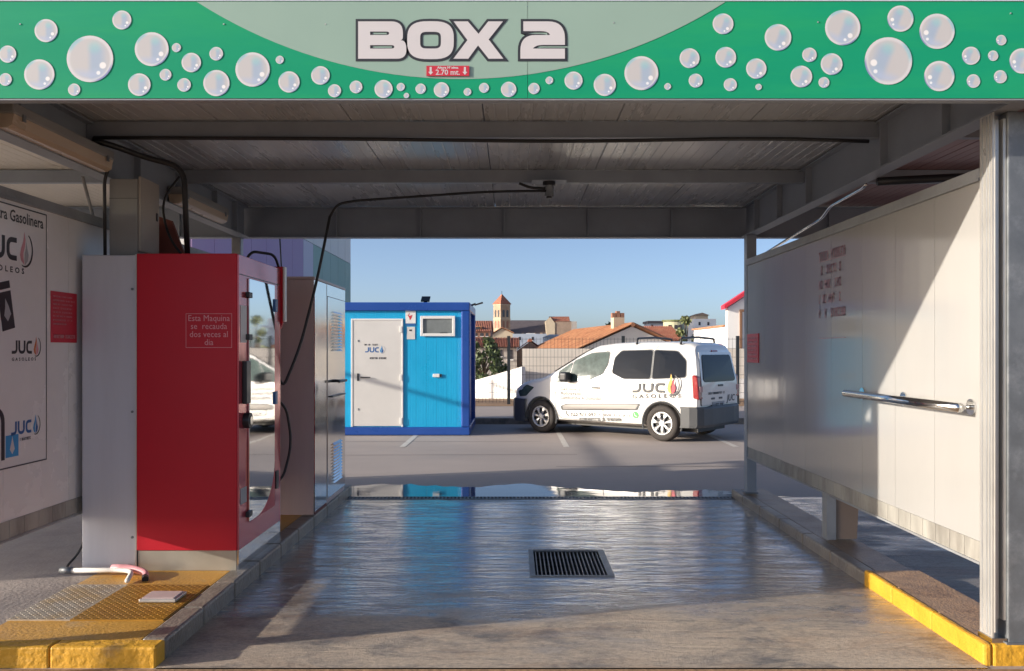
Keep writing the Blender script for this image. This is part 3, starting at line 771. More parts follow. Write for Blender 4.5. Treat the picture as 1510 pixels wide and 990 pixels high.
MB().tube([(-1.899, 5.99, 1.13), (-1.855, 5.99, 1.13)], .055, 18).build('coin_dial', 'black', sd, smooth=False)
MB().tube([(-1.8545, 5.99, 1.13), (-1.848, 5.99, 1.13)], .03, 16).build('dial_cap', 'chrome', sd)
bx('card_label', 'print_white', sd, -1.8995, -1.897, 5.90, 6.03, 1.68, 1.94)
bx('card_label', 'print_palegrey', sd, -1.8995, -1.897, 5.90, 6.03, .55, .66)
bx('vent', 'black', sd, -1.8995, -1.89, 6.76, 6.83, .52, .66)
bx('seam_line', 'print_dark', sd, -1.8995, -1.8985, 5.88, 6.90, 2.152, 2.158)
# the white printed notice
f0 = frame((0, 5.8595, 0), (1, 0, 0)); Yf = 5.86
x0, z1 = pX(274, Yf), pZ(462.5, Yf); x1, z0 = pX(342, Yf), pZ(513, Yf)
nb = shape([[(x0, z0), (x1, z0), (x1, z1), (x0, z1)], [(x0 + .003, z0 + .003), (x1 - .003, z0 + .003), (x1 - .003, z1 - .003), (x0 + .003, z1 - .003)]], f0).build('notice_frame', 'print_pink', cb)
for k, ln in enumerate(('Esta Maquina', 'se  recauda', 'dos veces al', 'dia')):
    text('lettering', ln, .060, 'print_pink', nb, f0 @ Matrix.Translation(((x0 + x1) / 2, z1 - .052 - k * .0555, 0)), 'CENTER', 0, xs=.92)
# steel box on the cabinet roof with its red-brown stay
eb = thing('electric_box', 'grey steel electric box standing on the wash cabinet roof', 'electric box', (-2.76, 6.15, 2.29))
bx('case', 'box_grey', eb, -2.86, -2.66, 6.0, 6.33, 2.2965, 2.84, .005)
bx('door', 'box_beige', eb, -2.659, -2.642, 6.01, 6.325, 2.33, 2.86, .003)
bx('lock', 'black', eb, -2.6415, -2.636, 6.27, 6.29, 2.58, 2.64)
bx('seam_line', 'print_dark', eb, -2.86, -2.66, 5.9985, 5.9995, 2.70, 2.703)
MB().prism([(-2.80, 2.297), (-2.50, 2.297), (-2.62, 2.62), (-2.74, 2.66)], lambda a, c, d: (a, d, c), 6.50, 6.53).build('gusset_plate', 'rust_red', eb)
def hose(name, label, pts, r, rad=.15, mat='cable', cat='hose'):
    return tag(MB().tube(rounded(pts, rad, 8), r, 10).build(name, mat, smooth=True), label, cat)
hose('black_hose', 'thick black hose arching from the beam down into the cabinet roof', [(-2.90, 5.84, 3.075), (-2.80, 5.95, 3.06), (-2.66, 6.15, 3.02), (-2.43, 6.25, 2.98), (-2.42, 6.3, 2.285)], .021, .2)
hose('power_cable', 'thin black cable looping beside the thick hose above the cabinet', [(-2.52, 6.4, 2.94), (-2.66, 6.4, 2.75), (-2.60, 6.38, 2.48), (-2.44, 6.34, 2.29)], .009, .2, cat='cable')
hose('power_cable', 'thin black cable trailing from the beam end above the electric box', [(-2.83, 5.97, 2.95), (-2.885, 5.98, 2.84), (-2.88, 5.98, 2.29)], .012, .08, cat='cable')
hose('beam_cable', 'long sagging black cable slung under the first ceiling purlin', [(-2.88, 5.82, 3.085), (-1.2, 5.82, 3.078), (.4, 5.82, 3.058), (1.5, 5.82, 3.078), (2.0, 5.82, 3.075), (2.44, 5.82, 3.06)], .013, .5, cat='cable')
hose('bent_pipe', 'thin bent steel pipe above the top of the sunlit wall', [(2.60, 8.9, 2.62), (2.62, 7.2, 2.75), (2.62, 7.0, 2.82), (2.62, 6.35, 2.845), (2.62, 6.3, 2.862)], .012, .06, 'chrome', 'pipe')
hose('black_pipe', 'dark pipe crossing above the sunlit wall under the next ceiling', [(2.62, 6.1, 2.84), (3.2, 6.1, 2.87), (4.2, 6.05, 2.88)], .03, .1, 'black', 'pipe')
hose('cable_tail', 'short black cable curling on the concrete by the grey side panel', [(-3.0, 6.02, .42), (-3.06, 5.98, .2), (-3.13, 5.92, .108), (-3.05, 5.84, .108)], .008, .08, cat='cable')
# swivel boom on the ceiling with its hose
sb = thing('wash_boom', 'swivel wash boom hanging from the ceiling with a long hose', 'boom', (.3, 7.36, 3.06))
bx('plate', 'beam_paint', sb, .16, .46, 7.28, 7.412, 3.088, 3.0945)
MB().tube([(.31, 7.35, 3.088), (.31, 7.35, 3.055)], .055, 16).build('bearing', 'black', sb)
MB().tube([(.31, 7.35, 3.0545), (.31, 7.35, 2.96)], .04, 16).build('swivel', 'galv', sb)
MB().tube([(.31, 7.35, 2.9595), (.31, 7.35, 2.945)], .025, 12).build('swivel_nut', 'black', sb)
MB().tube(rounded([(.29, 7.34, 3.03), (.15, 7.33, 3.03), (.05, 7.32, 3.07)], .1), .012, 8).build('feed_hose', 'cable', sb, smooth=True)
MB().tube(rounded([(.29, 7.33, 3.005), (-.2, 7.30, 2.995), (-1.35, 7.22, 2.90), (-1.50, 7.21, 2.87), (-1.56, 7.205, 2.76)], .25), .011, 10).build('arm', 'cable', sb, smooth=True)
MB().tube(rounded([(-1.56, 7.205, 2.765), (-1.66, 7.2, 2.25), (-1.80, 7.15, 1.65), (-1.92, 7.08, 1.32), (-1.95, 7.0, 1.42), (-1.93, 6.96, 1.80)], .3), .012, 10).build('hose', 'cable', sb, smooth=True)
lh = thing('lance_holder', 'red and white lance holster hung behind the mirror door', 'lance holder', (-1.90, 7.0, 1.8))
MB().prism([(-1.955, 2.31), (-1.885, 2.31), (-1.885, 1.86), (-1.905, 1.80), (-1.955, 1.86)], lambda a, c, d: (a, d, c), 6.925, 6.96).build('shell', 'red_cab', lh)
bx('back_strip', 'white_plastic', lh, -1.884, -1.868, 6.925, 6.99, 1.86, 2.31, .004)
bx('wall_clamp', 'galv', lh, -1.95, -1.91, 6.961, 7.0, 2.0, 2.04)
hose('black_hose', 'thin black hose bent from the cabinet roof to the lance holster', [(-2.10, 6.6, 2.29), (-2.05, 6.62, 2.40), (-1.93, 6.85, 2.40), (-1.92, 6.945, 2.30)], .011, .12)
hose('black_hose', 'black hose bulging between the red and the steel cabinet', [(-1.96, 6.93, 1.25), (-1.88, 7.02, 1.15), (-1.84, 7.05, .85), (-1.9, 7.0, .58), (-1.98, 6.93, .5)], .011, .2)
hose('drop_cable', 'slim cable hanging from the back beam behind the lance holster', [(-2.60, 9.44, 2.87), (-2.585, 9.44, 2.6), (-2.57, 9.44, 2.2), (-2.57, 9.44, 1.9)], .008, .3, cat='cable')

# ------------------------------------------------------------------ stainless cabinet
st = thing('steel_cabinet', 'tall stainless steel cabinet with louvred door behind the red one', 'cabinet', (-2.1, 8.5, .1))
bx('body', 'inox_dull', st, -2.45, -1.852, 7.86, 9.27, .10, 2.285, .004)
bx('roof', 'inox_dull', st, -2.47, -1.838, 7.84, 9.29, 2.286, 2.31, .004)
bx('side_sheet', 'inox', st, -1.8505, -1.842, 7.865, 8.36, .13, 2.28)
d = bx('door', 'inox', st, -1.8505, -1.836, 8.39, 9.25, .16, 2.16, .003)
bx('door_frame', 'inox', st, -1.8505, -1.838, 8.365, 9.262, 2.165, 2.28)
for z0 in (1.62, .28):
    for k in range(13):
        z = z0 + k * .032
        MB().prism([(-1.8358, z), (-1.815, z), (-1.8358, z + .022)], lambda a, c, dd: (a, dd, c), 8.60, 9.02).build('louver_slat', 'inox', d)
MB().tube([(-1.8355, 8.82, 1.31), (-1.77, 8.82, 1.31)], .016, 10).build('handle', 'black', d)
MB().tube([(-1.775, 8.62, 1.31), (-1.775, 9.0, 1.31)], .014, 10).build('handle', 'black', d)
bx('lock_bar', 'black', d, -1.8355, -1.81, 8.5, 9.15, 1.155, 1.17)
bx('plinth', 'rust_red', st, -1.8505, -1.840, 7.87, 8.35, .10, .128)

# ================================================================== PORTABLE CABIN
CX0, CX1, CY0, CY1, CH = -3.62, -.835, 16.3, 18.7, 2.56
ca = thing('portable_cabin', 'bright blue portable cabin with a white door and small window', 'cabin', ((CX0 + CX1) / 2, 17.5, 0))
bx('core', 'cabin_blue', ca, CX0 + .08, CX1 - .08, CY0 + .1, CY1 - .02, .05, CH - .03)
bx('top_beam', 'cabin_blue', ca, CX0, CX1, CY0, CY0 + .18, CH - .165, CH, .02)
bx('bottom_beam', 'cabin_blue', ca, CX0, CX1, CY0, CY0 + .18, 0, .155, .02)
for x0, x1 in ((CX0, CX0 + .17), (CX1 - .17, CX1)): bx('corner_post', 'cabin_blue', ca, x0, x1, CY0 + .002, CY0 + .19, .156, CH - .166, .025)
for x0, x1 in ((CX0, CX0 + .16), (CX1 - .16, CX1)): bx('corner_post', 'cabin_blue', ca, x0, x1, CY1 - .17, CY1, .0, CH, .025)
bx('top_beam', 'cabin_blue', ca, CX1 - .16, CX1, CY0 + .191, CY1 - .171, CH - .165, CH, .02)
bx('bottom_beam', 'cabin_blue', ca, CX1 - .16, CX1, CY0 + .191, CY1 - .171, 0, .155, .02)
MB().prism([(CX0 + .02, CH - .029), (CX1 - .02, CH - .029), (CX1 - .02, CH + .004), (CX0 + .02, CH + .004)], lambda a, c, dd: (a, dd, c), CY0 + .19, CY1 - .02).build('roof', 'wall_blue', ca)
# ribbed cyan wall strips
x = CX0 + .171
while x < CX1 - .18:
    x2 = min(x + .197, CX1 - .171)
    n = 4; prof = [(x + .001, CY0 + .098)]
    for k in range(n):
        a = x + .001 + (x2 - x - .002) * k / n; w = (x2 - x - .002) / n
        prof += [(a, CY0 + .056), (a + w * .8, CY0 + .056), (a + w * .9, CY0 + .0572)]
    prof += [(x2 - .001, CY0 + .056), (x2 - .001, CY0 + .098)]
    MB().prism(prof, lambda a, c, dd: (a, c, dd), .157, CH - .167).build('wall_strip', 'cabin_cyan', ca); x = x2
YC = CY0 + .05
def cabx(px): return pX(px, CY0)
def cabz(py): return pZ(py, CY0)
dx0, dx1, dz1 = cabx(517), cabx(594), cabz(470)
door = bx('door', 'door_white', ca, dx0 + .035, dx1 - .035, YC - .012, YC + .003, .175, dz1 - .035, .003)
bx('door_frame', 'frame_white', ca, dx0, dx0 + .034, YC - .02, YC + .004, .16, dz1, .003); bx('door_frame', 'frame_white', ca, dx1 - .034, dx1, YC - .02, YC + .004, .16, dz1, .003)
bx('door_frame', 'frame_white', ca, dx0 + .035, dx1 - .035, YC - .02, YC + .004, dz1 - .034, dz1, .003)
for z in (cabz(486), cabz(557), cabz(621)): bx('hinge', 'frame_white', door, dx1 - .07, dx1 - .02, YC - .035, YC - .0205, z - .06, z + .06, .004)
hd = bx('handle', 'black', door, cabx(531), cabx(546), YC - .05, YC - .035, cabz(557) - .008, cabz(557) + .012, .004)
bx('handle_plate', 'print_grey', door, cabx(526), cabx(529), YC - .02, YC - .0125, cabz(562), cabz(551))
bx('handle_neck', 'black', hd, cabx(531), cabx(533), YC - .0345, YC - .0125, cabz(557) - .008, cabz(557) + .012)
for z in (cabz(503), cabz(604)): bx('bolt', 'galv', door, cabx(527), cabx(529), YC - .018, YC - .0125, z - .02, z + .02)
lf = frame((cabx(538), YC - .0135, cabz(520)), (1, 0, 0)); logo(door, lf, .10, 'print_blue', ('print_sky', 'print_blue', 'print_palegrey'))
glyphs('lettering', 'print_grey', door, frame((cabx(537), YC - .0135, cabz(510)), (1, 0, 0)), .27, .035, 1, .9)
glyphs('lettering', 'print_grey', door, frame((cabx(545), YC - .0135, cabz(530)), (1, 0, 0)), .33, .04, 1, .9)
# window
wx0, wx1, wz0, wz1 = cabx(619.5), cabx(671), cabz(496), cabz(466)
wi = bx('window', 'glass_frost', ca, wx0 + .05, wx1 - .05, YC - .012, YC + .003, wz0 + .05, wz1 - .05)
for a in ((wx0, wx0 + .055, wz0, wz1), (wx1 - .055, wx1, wz0, wz1), (wx0 + .0555, wx1 - .0555, wz0, wz0 + .055), (wx0 + .0555, wx1 - .0555, wz1 - .055, wz1)):
    bx('frame', 'frame_white', wi, a[0], a[1], YC - .035, YC - .0125, a[2], a[3], .006)
bx('handle', 'black', wi, wx0 + .38, wx0 + .52, YC - .02, YC - .0125, wz0 + .058, wz0 + .07)
# notices, slot
x0, x1 = cabx(597.5), cabx(612.5)
n1 = bx('notice', 'frame_white', ca, x0, x1, YC - .004, YC + .003, cabz(477), cabz(458.5))
shape([[(.05, .12), (.09, .18), (.07, .11), (.14, .13), (.12, .07), (.09, .02), (.075, .08)]], frame((x0 - .005, YC - .0055, cabz(474.5)), (1, 0, 0))).build('symbol', 'print_red', n1)
bx('notice_strip', 'print_blue', n1, x0, x1, YC - .0055, YC + .002, cabz(480.5), cabz(477.3))
n2 = bx('notice', 'door_white', ca, cabx(599.5), cabx(611.5), YC - .004, YC + .003, cabz(500.5), cabz(482))
bx('symbol', 'print_grey', n2, cabx(603), cabx(607), YC - .0055, YC - .0042, cabz(488.5), cabz(486))
sl = bx('outlet_box', 'frame_white', ca, cabx(638), cabx(648), YC - .03, YC + .003, cabz(556.5), cabz(551.5), .006)
bx('outlet_hole', 'print_grey', sl, cabx(648.2), cabx(651), YC - .02, YC + .003, cabz(556), cabz(552))
fl = thing('flood_light', 'small solar flood light tilted on the blue cabin roof', 'light', (cabx(626), CY0 + .1, CH))
MB().prism([(CY0 + .05, CH + .03), (CY0 + .25, CH + .13), (CY0 + .265, CH + .11), (CY0 + .065, CH + .01)], lambda a, c, dd: (dd, a, c), cabx(620), cabx(633)).build('panel', 'glass_tint', fl)
bx('bracket', 'black', fl, cabx(624), cabx(629), CY0 + .10, CY0 + .14, CH + .0045, CH + .05)
fl = thing('roof_lamp', 'thin lamp arm sticking out from the corner of the cabin roof', 'light', (CX1 + .05, 17.0, CH))
MB().tube([(CX1 - .03, 17.0, CH - .03), (CX1 + .08, 17.0, CH + .01)], .02, 8).build('arm', 'fence', fl)
MB().prism([(CX1 + .06, CH - .005), (CX1 + .22, CH + .045), (CX1 + .23, CH + .02), (CX1 + .06, CH - .03)], lambda a, c, dd: (a, dd, c), 16.93, 17.07).build('head', 'black', fl)

# ================================================================== VAN
ang = R(142)
van = thing('parked_van', 'white passenger van with fuel company lettering parked beside the blue cabin', 'van', (3.22, 15.95, -.006), ang, local=True)
ST = [(-.70, .42, 1.665, .80), (-.66, .36, 1.735, .85), (-.5, .30, 1.775, .88), (0, .26, 1.80, .90), (.6, .24, 1.80, .905), (1.1, .24, 1.785, .905),
      (1.45, .24, 1.745, .905), (1.7, .24, 1.645, .905), (2.0, .24, 1.475, .905), (2.3, .24, 1.305, .90), (2.52, .24, 1.185, .895), (2.72, .24, 1.105, .885),
      (3.0, .24, 1.05, .86), (3.25, .24, .985, .81), (3.45, .25, .90, .72), (3.57, .28, .79, .58), (3.62, .32, .66, .40)]
def lerp_st(x):
    for p, q in zip(ST, ST[1:]):
        if p[0] <= x <= q[0]:
            t = (x - p[0]) / (q[0] - p[0]); return [p[i] + (q[i] - p[i]) * t for i in range(4)]
    return list(ST[0] if x < ST[0][0] else ST[-1])
def hw(w, z):
    if z < .55: return w * (1 - .03 * (.55 - z) / .3)
    if z <= 1.0: return w * (1 - .01 * (z - .55) / .45)
    return w * (.99 - .175 * ((z - 1) / .75) ** 1.15)
def rlean(z): return .15 * max(0, min(1, (z - .95) / .85)) ** 1.6
def surf(x, z): return hw(lerp_st(x)[3], z)
rings = []
for (x, zb, zt, w) in ST:
    za = zb + .16; zc = max(zt - .10, za + .06)
    pts = [(0, zb), (w * .8, zb), (hw(w, zb + .05) - .02, zb + .05)]
    pts += [(hw(w, za + (zc - za) * k / 7), za + (zc - za) * k / 7) for k in range(8)]
    e = hw(w, zt)
    pts += [(e - .022, zt - .05), (e - .085, zt - .014), (e * .5, zt + .002), (0, zt + .008)]
    lf = 1 if x <= -.69 else .9 if x < -.6 else .35 if x <= -.5 else 0
    full = [(x + lf * rlean(z), y, z) for y, z in pts] + [(x + lf * rlean(z), -y, z) for y, z in pts[-2:0:-1]]
    rings.append(full)
b = MB(); n = len(rings[0])
for g in rings: b.v += [Vector(p) for p in g]
for i in range(len(rings) - 1):
    for k in range(n): b.f.append((i * n + k, i * n + (k + 1) % n, (i + 1) * n + (k + 1) % n, (i + 1) * n + k))
b.f.append(tuple(range(n))); b.f.append(tuple((len(rings) - 1) * n + k for k in reversed(range(n))))
body = b.build('body', 'van_white', van)
# wheel openings cut out of the body
dgt = []
for xw in (0, 2.70):
    for s in (-1, 1):
        cu = MB().tube([(xw, s * .58, .325), (xw, s * 1.2, .325)], .385, 36).build('cutter', 'van_grey', van); dgt.append(cu)
        md = body.modifiers.new('arch', 'BOOLEAN'); md.object = cu; md.operation = 'DIFFERENCE'; md.solver = 'EXACT'
bpy.context.view_layer.update()
dg = bpy.context.evaluated_depsgraph_get()
nm = bpy.data.meshes.new_from_object(body.evaluated_get(dg))
body.modifiers.clear(); body.data = nm; body.data.name = 'body'
for cu in dgt: bpy.data.objects.remove(cu)
nm.materials.clear(); nm.materials.append(MAT['van_white'])
for p in nm.polygons: p.use_smooth = True
try: nm.set_sharp_from_angle(angle=R(32))
except Exception: pass
for xw in (0, 2.70):
    for s in (-1, 1):
        arcp = [(xw + .39 * math.cos(R(a)), s * (surf(max(-.69, min(3.5, xw + .39 * math.cos(R(a)))), .4) + .004), .325 + .39 * math.sin(R(a))) for a in range(-18, 199, 9)]
        MB().tube(arcp, .017, 6).build('arch_trim', 'van_grey', body)
        bx('wheel_well', 'black', body, xw - .384, xw + .384, *sorted((s * .572, s * .5795)), .30, .715)
def side_patch(name, mat, pts, off, parent, s=1, rnd=.05):
    pts = [(*p, 0) for p in pts]; loop = rounded([pts[-1]] + pts + [pts[0]], rnd, 5)[1:-1] if rnd else [Vector(p) for p in pts]
    cx = sum(p[0] for p in pts) / len(pts); cz = sum(p[1] for p in pts) / len(pts)
    b = MB(); n = len(loop)
    def P(x, z, o): return (x, s * (surf(x, z) + o), z)
    rings_ = [[(cx + (p[0] - cx) * k, cz + (p[1] - cz) * k) for p in loop] for k in (1, .66, .33)]
    vs = [P(*q, off) for g in rings_ for q in g] + [P(cx, cz, off)] + [P(*q, -.01) for q in rings_[0]]
    fs = []
    for r_ in range(2):
        for k in range(n): fs.append((r_ * n + k, r_ * n + (k + 1) % n, (r_ + 1) * n + (k + 1) % n, (r_ + 1) * n + k))
    for k in range(n): fs.append((2 * n + k, 2 * n + (k + 1) % n, 3 * n)); fs.append((k, (k + 1) % n, 3 * n + 1 + (k + 1) % n, 3 * n + 1 + k))
    return b.add(vs, fs).build(name, mat, parent)
FW = [(1.93, 1.43), (1.55, 1.585), (1.16, 1.61), (1.17, 1.38), (1.27, 1.19), (1.55, 1.085), (2.02, 1.03)]
QW = [(2.28, 1.22), (1.97, 1.41), (2.05, 1.035), (2.32, 1.02)]
RA = [(1.03, 1.50), (.90, 1.63), (.245, 1.645), (.245, 1.125), (.80, 1.115), (1.06, 1.22)]
RB = [(.205, 1.645), (-.25, 1.625), (-.43, 1.46), (-.45, 1.165), (.205, 1.125)]
for s in (1, -1):
    for nm_, pts, mt in (('front_window', FW, 'glass_clear'), ('quarter_window', QW, 'glass_clear'), ('rear_window', RA, 'glass_tint'), ('rear_window', RB, 'glass_tint')):
        cx = sum(p[0] for p in pts) / len(pts); cz = sum(p[1] for p in pts) / len(pts)
        w_ = side_patch(nm_, mt, pts, .010, body, s)
        side_patch('seal', 'van_grey', [(cx + (p[0] - cx) * 1.045 + .0, cz + (p[1] - cz) * 1.06) for p in pts], .006, w_, s)
    side_patch('side_moulding', 'van_grey', [(2.20, .555), (2.06, .605), (.44, .665), (.50, .545), (2.18, .475)], .014, body, s, .03)
    side_patch('moulding_face', 'van_strip', [(2.15, .555), (2.04, .59), (.47, .648), (.52, .565), (2.14, .495)], .020, body, s, .02)
    # shut lines
    for pts in ([(1.215, 1.68), (1.235, 1.1), (1.235, .30)], [(2.33, 1.0), (2.34, .55), (2.28, .38), (2.2, .31), (1.24, .30)], [(.14, 1.72), (.2, 1.66)], [(-.42, 1.02), (1.2, 1.01)][:0]):
        if not pts: continue
        q = rounded([(p[0], 0, p[1]) for p in pts], .1)
        dense = []
        for a, c in zip(q, q[1:]):
            m_ = max(1, int((c - a).length / .08)); dense += [a + (c - a) * k / m_ for k in range(m_)]
        dense.append(q[-1])
        MB().tube([(p.x, s * (surf(p.x, p.z) + .0015), p.z) for p in dense], .004, 5).build('shut_line', 'seam', body)
    # door handle, mirror
    MB().box(1.30, 1.48, *sorted((s * (surf(1.4, .93) + .002), s * (surf(1.4, .93) + .03))), .915, .945).build('door_handle', 'van_grey', body, .01)
    my = surf(2.0, 1.1)
    mi = MB().box(1.93, 2.13, *sorted((s * (my + .02), s * (my + .22))), 1.03, 1.22).build('mirror', 'black', body, .05, seg=3)
    MB().box(1.99, 2.09, *sorted((s * (my - .02), s * (my + .03))), 1.02, 1.07).build('mirror_arm', 'black', mi)
    # tail light, head light, reflector
    tl = MB().prism([(-.715, .77), (-.60, .79), (-.585, 1.19), (-.64, 1.21), (-.70, 1.17)], lambda a, c, d: (a + (rlean(c) if a < -.6 else rlean(c) * .5), s * d, c), .70, surf(-.55, 1.0) + .012).build('tail_light', 'tail_red', body, .02)
    MB().box(-.718, -.705, *sorted((s * .73, s * .84)), .90, 1.0).build('lens', 'tail_clear', tl)
    side_patch('head_light', 'glass_clear', [(2.88, .90), (3.10, .72), (3.30, .70), (3.36, .80), (3.08, .95)], .008, body, s, .03)
    MB().box(2.335, 2.35, *sorted((s * (surf(2.4, .85) + .001), s * (surf(2.4, .85) + .01))), .0 + .80, .815).build('side_repeater', 'van_grey', body)
# bumpers
def bumper(name, plan, z0, z1, mat='van_grey'):
    b = MB()
    full = plan + [(x, -y) for x, y in plan[::-1]]
    inner = [(x + (.12 if plan[0][0] < 1 else -.12) * (abs(y) < .7), y * .86) for x, y in full]
    n = len(full)
    vs = [(x, y, z) for z in (z0, z0 + .05, z1 - .04, z1) for x, y in [(px * 1 + (0 if z in (z0 + .05, z1 - .04) else (.02 if plan[0][0] < 1 else -.02)), py) for px, py in full]]
    vs += [(x, y, z1) for x, y in inner] + [(x, y, z0) for x, y in inner]
    fs = []
    for r_ in range(4):
        for k in range(n - 1): fs.append((r_ * n + k, r_ * n + k + 1, (r_ + 1) * n + k + 1, (r_ + 1) * n + k))
    for k in range(n - 1): fs.append((5 * n + k, 5 * n + k + 1, k + 1, k))
    return b.add(vs, fs).build(name, mat, body, smooth=False)
bumper('rear_bumper', [(-.385, .925), (-.55, .915), (-.68, .87), (-.755, .75), (-.785, .45), (-.79, 0)], .27, .64)
bumper('front_bumper', [(3.09, .90), (3.25, .845), (3.45, .765), (3.60, .62), (3.675, .40), (3.70, 0)], .20, .66)
bx('grille', 'black', body, 3.55, 3.635, -.42, .42, .665, .75, .01)
bx('under_floor', 'black', body, -.55, 3.3, -.57, .57, .17, .235)
# windscreen
b = MB(); vs = []
for k, x in enumerate((2.46, 2.2, 1.9, 1.62)):
    z = lerp_st(x)[2]; y = hw(lerp_st(x)[3], z) - .09
    vs += [(x + .006, -y, z + .006), (x + .006, 0, z + .016), (x + .006, y, z + .006)]
b.add(vs, [(3 * i + j, 3 * i + j + 1, 3 * i + j + 4, 3 * i + j + 3) for i in range(3) for j in range(2)]).build('windscreen', 'glass_tint', body)
# tailgate: window, plate, handle, shut line, printing
def rear(y, z, o=.004): return (-.70 + rlean(z) - o, y, z)
def rear_patch(name, mat, pts, o, parent, rnd=.05):
    loop = rounded([(*pts[-1], 0)] + [(*p, 0) for p in pts] + [(*pts[0], 0)], rnd, 5)[1:-1]; n = len(loop)
    cy = sum(p[0] for p in pts) / len(pts); cz = sum(p[1] for p in pts) / len(pts); vs = []
    for k in (1, .8, .6, .4, .2): vs += [rear(cy + (p[0] - cy) * k, cz + (p[1] - cz) * k, o) for p in loop]
    vs.append(rear(cy, cz, o)); fs = [(r_ * n + k, r_ * n + (k + 1) % n, (r_ + 1) * n + (k + 1) % n, (r_ + 1) * n + k) for r_ in range(4) for k in range(n)]
    fs += [(4 * n + k, 4 * n + (k + 1) % n, 5 * n) for k in range(n)]
    vs += [rear(p[0], p[1], -.02) for p in loop]; fs += [(k, (k + 1) % n, 5 * n + 1 + (k + 1) % n, 5 * n + 1 + k) for k in range(n)]
    return b_(vs, fs).build(name, mat, parent)
def b_(vs, fs): return MB().add(vs, fs)
rear_patch('tailgate_seam', 'seam', [(.69, 1.60), (-.69, 1.60), (-.76, 1.05), (-.76, .655), (.76, .655), (.76, 1.05)], .003, body, .04)
rear_patch('tailgate', 'van_white', [(.68, 1.61), (-.68, 1.61), (-.75, 1.05), (-.75, .66), (.75, .66), (.75, 1.05)], .012, body, .04)
rear_patch('tailgate_window', 'glass_tint', [(.60, 1.56), (-.60, 1.56), (-.68, 1.10), (-.60, 1.07), (.60, 1.07), (.68, 1.10)], .022, body, .06)
rear_patch('brake_light', 'tail_red', [(.12, 1.645), (-.12, 1.645), (-.12, 1.615), (.12, 1.615)], .012, body, .01)
pt = rear_patch('number_plate', 'van_strip', [(.34, .71), (-.18, .71), (-.18, .59), (.34, .59)], .020, body, .01)
rear_patch('plate_face', 'print_palegrey', [(.33, .70), (-.17, .70), (-.17, .60), (.33, .60)], .024, pt, .005)
glyphs('lettering', 'print_dark', pt, frame((-.727, .30, .615), (0, -1, 0)), .44, .07, 1, .9)
for y in (.30, -.02): rear_patch('lamp', 'van_grey', [(y + .07, .79), (y - .07, .79), (y - .07, .755), (y + .07, .755)], .020, body, .01)
rear_patch('tailgate_handle', 'black', [(.08, 1.02), (-.12, 1.02), (-.12, .985), (.08, .985)], .024, body, .01)
glyphs('lettering', 'print_grey', body, frame((-.716, .50, .845), (0, -1, 0)), .72, .045, 1, .9)
text('lettering', 'JUC', .17, 'print_grey', body, frame((-.716, -.30, .70), (0, -1, 0)), 'LEFT', .003, xs=1.2, shear=.2)
# lettering on the side
sf = lambda x, z, o=.006: frame((x, surf(x, z) + o, z), (-1, 0, 0))
logo(body, sf(.60, .865, .008) @ Matrix.Rotation(R(1.5), 4, 'Z'), .25, 'print_grey', ('print_yellow', 'print_red', 'print_grey'), ys=.68)
text('lettering', 'GASOLEOS', .105, 'print_grey', body, sf(.60, .755, .008) @ Matrix.Rotation(R(3), 4, 'Z'), xs=1.3, gap=1.62, bold=.002)
for k, ln in enumerate(('Gasolinera', 'Autolavado', 'Combustible A Domicilio')):
    text('lettering', ln, .10, 'van_grey', body, sf(2.21, .86 - k * .085), bold=.0015, xs=1.0 if k < 2 else .86, gap=1.05)
text('lettering', '925 477 849  -  608 911 841', .135, 'print_dark', body, sf(1.98, .37) @ Matrix.Rotation(R(2), 4, 'Z'), xs=.84, gap=1.02, bold=.002)
glyphs('lettering', 'van_grey', body, sf(1.78, .285) @ Matrix.Rotation(R(2), 4, 'Z'), .95, .06, 1, .9)
def disc(x, z, r): return [(x + r * math.cos(2 * math.pi * k / 20), z + r * math.sin(2 * math.pi * k / 20)) for k in range(20)]
bd = shape([disc(0, 0, .06)], sf(.535, .455, .006)).build('chat_badge', 'print_green', body)
shape([stroke([(-.025, .03), (-.015, -.012), (.03, -.03)], .016, .03)], sf(.535, .455, .008)).build('handset', 'print_white', bd)
shape([stroke([(-.02, .05), (-.04, 0), (.02, -.045)], .018, .04)], sf(2.04, .415)).build('handset', 'print_grey', body)
# roof bars
for x in (.62, -.28):
    MB().tube(rounded([(x, .70, 1.745), (x, .68, 1.86), (x, 0, 1.885), (x, -.68, 1.86), (x, -.70, 1.745)], .08), .02, 8).build('roof_bar', 'black', body, smooth=True)
# wheels
def wheel(xw, s):
    y0 = s * .80; prof = [(.205, -.09), (.24, -.1), (.30, -.1), (.322, -.07), (.325, 0), (.322, .07), (.30, .1), (.24, .1), (.205, .085)]
    ty = MB().lathe(prof, (xw, y0, .325), 'y', 40).build('wheel', 'tyre', van, smooth=True)
    f = y0 + s * .075
    MB().lathe([(.0, s * .015), (.205, s * .015), (.212, s * -.05)], (xw, f - s * .05, .325), 'y', 28).build('rim_back', 'black', ty)
    r_ = MB().lathe([(.175, s * .01), (.19, s * .022), (.207, s * .022), (.213, s * -.03)], (xw, f, .325), 'y', 36)
    r_.lathe([(0, s * .02), (.05, s * .02), (.062, s * .005), (.062, s * -.03)], (xw, f, .325), 'y', 20)
    for k in range(7):
        a0 = 2 * math.pi * k / 7 + .2
        def q(r, a, d): return (xw + r * math.cos(a), f + s * d, .325 + r * math.sin(a))
        vs = []
        for r, w_, d in ((.055, .36, .008), (.12, .22, .02), (.18, .28, .014)):
            vs += [q(r, a0 - w_, d - .03), q(r, a0 - w_ * .6, d), q(r, a0 + w_ * .6, d), q(r, a0 + w_, d - .03)]
        r_.add(vs, [(4 * i + j, 4 * i + j + 1, 4 * i + j + 5, 4 * i + j + 4) for i in range(2) for j in range(3)])
    r_.build('rim', 'rim', ty)
